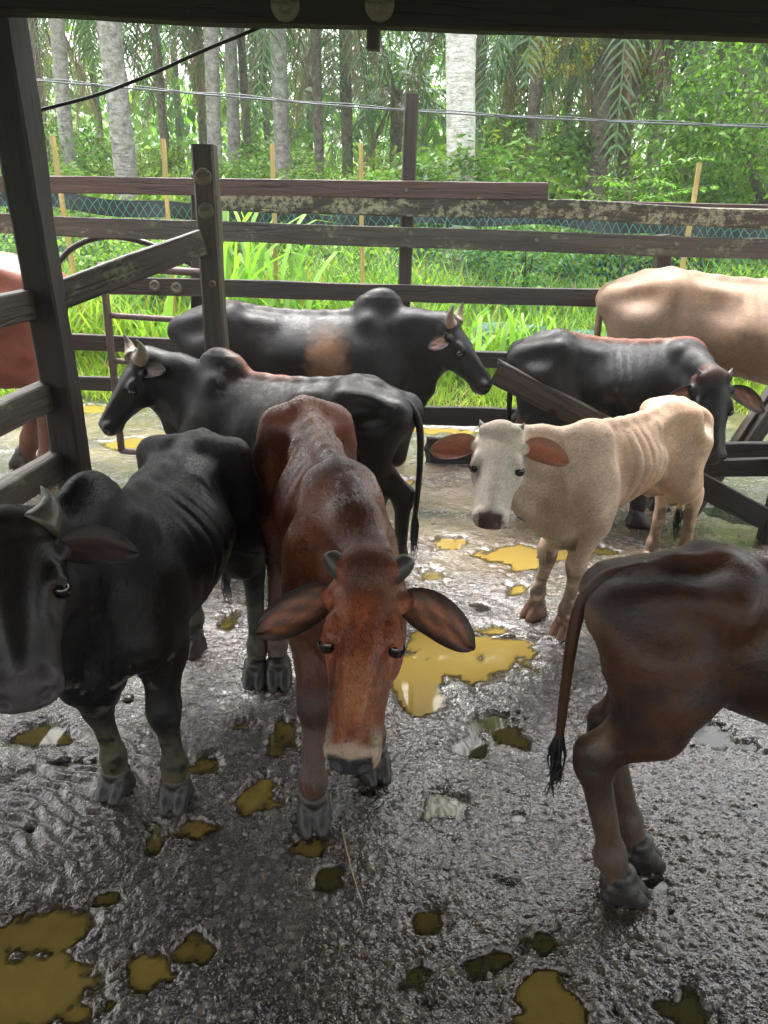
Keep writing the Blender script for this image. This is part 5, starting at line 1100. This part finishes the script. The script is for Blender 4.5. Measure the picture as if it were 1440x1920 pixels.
palm(1305, 150, 13.5, 26, 4.3, 2, B_brown, 'low-crowned palm hanging over the dense dark bushy tree', seed=73)
palm(1440, 150, 16.5, 26, 4.6, 1, B_brown, 'low-crowned palm at the right edge behind the bushy tree', seed=74)
for i, (px, Y, h) in enumerate(((-60, 22, 5), (180, 25, 5.2), (330, 26, 4.6), (500, 26, 5), (580, 28, 5.2), (700, 27, 4.4), (800, 25, 5), (960, 24, 4.6), (1010, 29, 5), (1100, 25, 4.4), (1190, 23, 4.8), (1290, 24, 4.4), (1400, 22, 5.0), (1500, 18, 5.4), (-120, 15, 6), (1600, 24, 5))):
    o = palm(px, 150, Y, 13, h, i % 3, B_brown, 'thin distant palm in the depth of the grove', seed=50+i)
    o['group'] = 'distant palms of the grove'
# small yellow-flowered creeper hanging in the palms
rng = np.random.RandomState(4)
for (px, py, Y, r, lab) in ((1060, 95, 13.2, .55, 'larger yellow-green hanging blossom cluster high in the palms'), (1215, 120, 14.2, .38, 'smaller yellow blossom cluster right of the stalk-wrapped palm')):
    V, F, C = leaf_cloud(1500, (0, 0, 0), (r, r, r*.8), .05, rng, 16, greens(1500, rng, (.35, .32, .03), (.55, .48, .06))); o = link('blossom', mesh_np('blossom', V, [F], M_leaf, cols=C, smooth=False)); o.location = aty(px, py, Y); tag(o, lab, 'blossom')
# dense far forest that reads as one mass
rng = np.random.RandomState(9); nF = 42000; X = rng.uniform(-34, 34, nF); Y = rng.uniform(24, 44, nF); zb_ = bank(X, Y); hmax = 1.5+5.4*fbm2(X*.35, Y*.35, 3, 3)**1.4+.05*(Y-24); Z = zb_+rng.rand(nF)**.8*hmax
tip = rng.randn(nF, 3); tip[:, 2] -= .3; tip /= np.linalg.norm(tip, axis=1)[:, None]; up = rng.randn(nF, 3)*.5+np.array([0, -.5, .8]); sd_ = np.cross(tip, up); sd_ /= np.linalg.norm(sd_, axis=1)[:, None]; s_ = rng.uniform(.22, .5, nF)[:, None]; P_ = np.stack([X, Y, Z], 1)
V = np.stack([P_, P_+tip*s_*.5-sd_*s_*.3, P_+tip*s_, P_+tip*s_*.5+sd_*s_*.3], 1).reshape(-1, 3); cl = greens(nF, rng, (.08, .18, .04), (.24, .42, .08))*(.5+1.0*fbm2(X*.5, Z*.9, 6, 3))[:, None]
o = link('far_forest', mesh_np('far_forest', V, [np.arange(nF*4).reshape(-1, 4)], M_leaf, cols=np.repeat(cl, 4, 0), smooth=False)); tag(o, 'dense hazy green forest filling the depth behind the palms', 'forest', kind='stuff')
# low undergrowth mass
rng = np.random.RandomState(19); nF = 70000; X = rng.uniform(-16, 16, nF); Y = 8.7+15*rng.rand(nF)**1.4; k_ = np.abs(X) < Y*.75+1; X, Y = X[k_], Y[k_]; nF = len(X); Z = bank(X, Y)+rng.rand(nF)*(.15+.75*fbm2(X*.8, Y*.8, 8, 3))*(1+.05*(Y-9))
tip = rng.randn(nF, 3); tip[:, 2] += .35; tip /= np.linalg.norm(tip, axis=1)[:, None]; up = rng.randn(nF, 3)*.6+np.array([0, -.3, .9]); sd_ = np.cross(tip, up); sd_ /= np.linalg.norm(sd_, axis=1)[:, None]; s_ = (rng.uniform(.05, .11, nF)*(1+.06*(Y-9)))[:, None]; P_ = np.stack([X, Y, Z], 1)
V = np.stack([P_, P_+tip*s_*.5-sd_*s_*.25, P_+tip*s_, P_+tip*s_*.5+sd_*s_*.25], 1).reshape(-1, 3); cl = greens(nF, rng, (.12, .24, .03), (.34, .50, .09), (.30, .24, .12), .05)*(.6+.8*fbm2(X*.7, Y*.7, 16, 3))[:, None]
o = link('undergrowth', mesh_np('undergrowth', V, [np.arange(nF*4).reshape(-1, 4)], M_leaf, cols=np.repeat(cl, 4, 0), smooth=False)); tag(o, 'tangled low green undergrowth beyond the netting', 'undergrowth', kind='stuff')

# ---- damp air: pale haze filling the whole place
bx = [(-95, -48, -2.5), (95, -48, -2.5), (95, 128, -2.5), (-95, 128, -2.5), (-95, -48, 18), (95, -48, 18), (95, 128, 18), (-95, 128, 18)]
m = bpy.data.materials.new('haze'); m.use_nodes = True; nt = m.node_tree; nt.nodes.clear(); out = nt.nodes.new('ShaderNodeOutputMaterial'); pv = nt.nodes.new('ShaderNodeVolumePrincipled')
pv.inputs['Color'].default_value = (.93, .96, .93, 1); pv.inputs['Density'].default_value = .0026; pv.inputs['Anisotropy'].default_value = .2; nt.links.new(pv.outputs[0], out.inputs['Volume'])
hz = link('haze', mesh_np('haze', bx, [[(3, 2, 1, 0), (4, 5, 6, 7), (0, 1, 5, 4), (1, 2, 6, 5), (2, 3, 7, 6), (3, 0, 4, 7)]], m, smooth=False)); tag(hz, kind='stuff')
# ------------------------------------------------------------------ loose stones and straw on the floor
def scatter_stones():
    rng = np.random.RandomState(12); n = 5200; Y = .95*np.exp(rng.rand(n)*math.log(6.2/.95)); X = (rng.rand(n)*2-1)*(.66*Y+.3)
    k = (fbm2(X*2.2, Y*2.2, 71, 3) > .40) & (np.abs(X) < .66*Y+.3); X, Y = X[k], Y[k]; n = len(X)
    r = (.0022+.0062*rng.rand(n)**3.0)*(1+.12*Y); base = np.array([(0, 0, 1.), (1, 0, .1), (.3, .95, 0), (-.8, .6, .15), (-.8, -.6, 0), (.3, -.95, .1), (0, 0, -.8)])
    V = base[None]*(r[:, None, None])*(.65+.6*rng.rand(n, 7, 1)); V[:, :, 2] *= .7; a = rng.rand(n)*6.28; c, s = np.cos(a)[:, None], np.sin(a)[:, None]
    x = V[:, :, 0]*c-V[:, :, 1]*s; y = V[:, :, 0]*s+V[:, :, 1]*c; iy = np.clip(np.searchsorted(YR, Y), 0, len(YR)-1); ix = np.clip(((X/(.74*Y+.55))+1)*.5*(len(UC)-1), 0, len(UC)-1).astype(int)
    z = gh[iy, ix]; kk = z > -.009; P_ = np.stack([x+X[:, None], y+Y[:, None], V[:, :, 2]+z[:, None]], -1)[kk]; n = len(P_)
    T = np.concatenate([np.arange(n)[:, None]*7+np.array([[0, 1+i, 1+(i+1) % 5]]) for i in range(5)]+[np.arange(n)[:, None]*7+np.array([[6, 1+(i+1) % 5, 1+i]]) for i in range(5)])
    t = rng.rand(n, 1); C = np.array([.05, .045, .042])*(1-t)+np.array([.17, .14, .12])*t; m, nt, b, out = newmat('wet_stone'); at = N(nt, 'ShaderNodeAttribute'); at.attribute_name = 'coat'; nt.links.new(at.outputs['Color'], b.inputs['Base Color']); b.inputs['Roughness'].default_value = .22; b.inputs['Coat Weight'].default_value = .5
    tag(link('gravel', mesh_np('gravel', P_.reshape(-1, 3), [T], m, cols=np.repeat(C, 7, 0))), 'loose wet gravel on the rough floor', kind='stuff')
scatter_stones()
def hz_(x, y):
    iy = int(np.clip(np.searchsorted(YR, y), 0, len(YR)-1)); ix = int(np.clip((x/(.74*y+.55)+1)*.5*(len(UC)-1), 0, len(UC)-1)); return float(gh[iy, ix])
M_straw = plain('straw', (.32, .25, .12), .6, 40, .001, .3)
mb = MB(); P_ = [gnd(px, py) for px, py in ((640, 1552), (650, 1600), (664, 1650), (682, 1705))]
for p in P_: p[2] = hz_(p[0], p[1])+.009
mb.tube(P_, [.0016, .0018, .0016, .001], 6); tag(link('straw', mb.mesh('straw', M_straw)), 'thin pale straw lying on the wet floor below the red-brown calf', 'straw')
# dark dung lumps
M_dung = plain('wet_dung', (.035, .026, .014), .25, 30, .006, .5)
for i, (px, py, r, lab) in enumerate(((578, 1572, .018, 'small wet dung lump just below the front hoof of the red-brown calf'), (240, 1312, .022, 'small dung lump between the front legs of the black cow at left'), (146, 1432, .02, 'small dung lump by the thin puddle at the left'), (832, 1168, .026, 'dark dung lump at the upper left rim of the largest puddle'))):
    c = gnd(px, py); rng = np.random.RandomState(i); n1, n2 = 10, 14; Vv = []
    for a in range(n1+1):
        for b_ in range(n2):
            th = pi*a/n1; ph = 2*pi*b_/n2; d = np.array([sin(th)*cos(ph), sin(th)*sin(ph), cos(th)*.55]); Vv.append(d*r*(.75+.5*fbm((d*2.2+i*5)[None], 3, 3)[0]))
    mb = MB(); mb.add(Vv, [(a*n2+b_, (a+1)*n2+b_, (a+1)*n2+(b_+1) % n2, a*n2+(b_+1) % n2) for a in range(n1) for b_ in range(n2)]); o = link('dung', mb.mesh('dung', M_dung)); o.location = (c[0], c[1], hz_(c[0], c[1])+r*.3); tag(o, lab, 'dung')
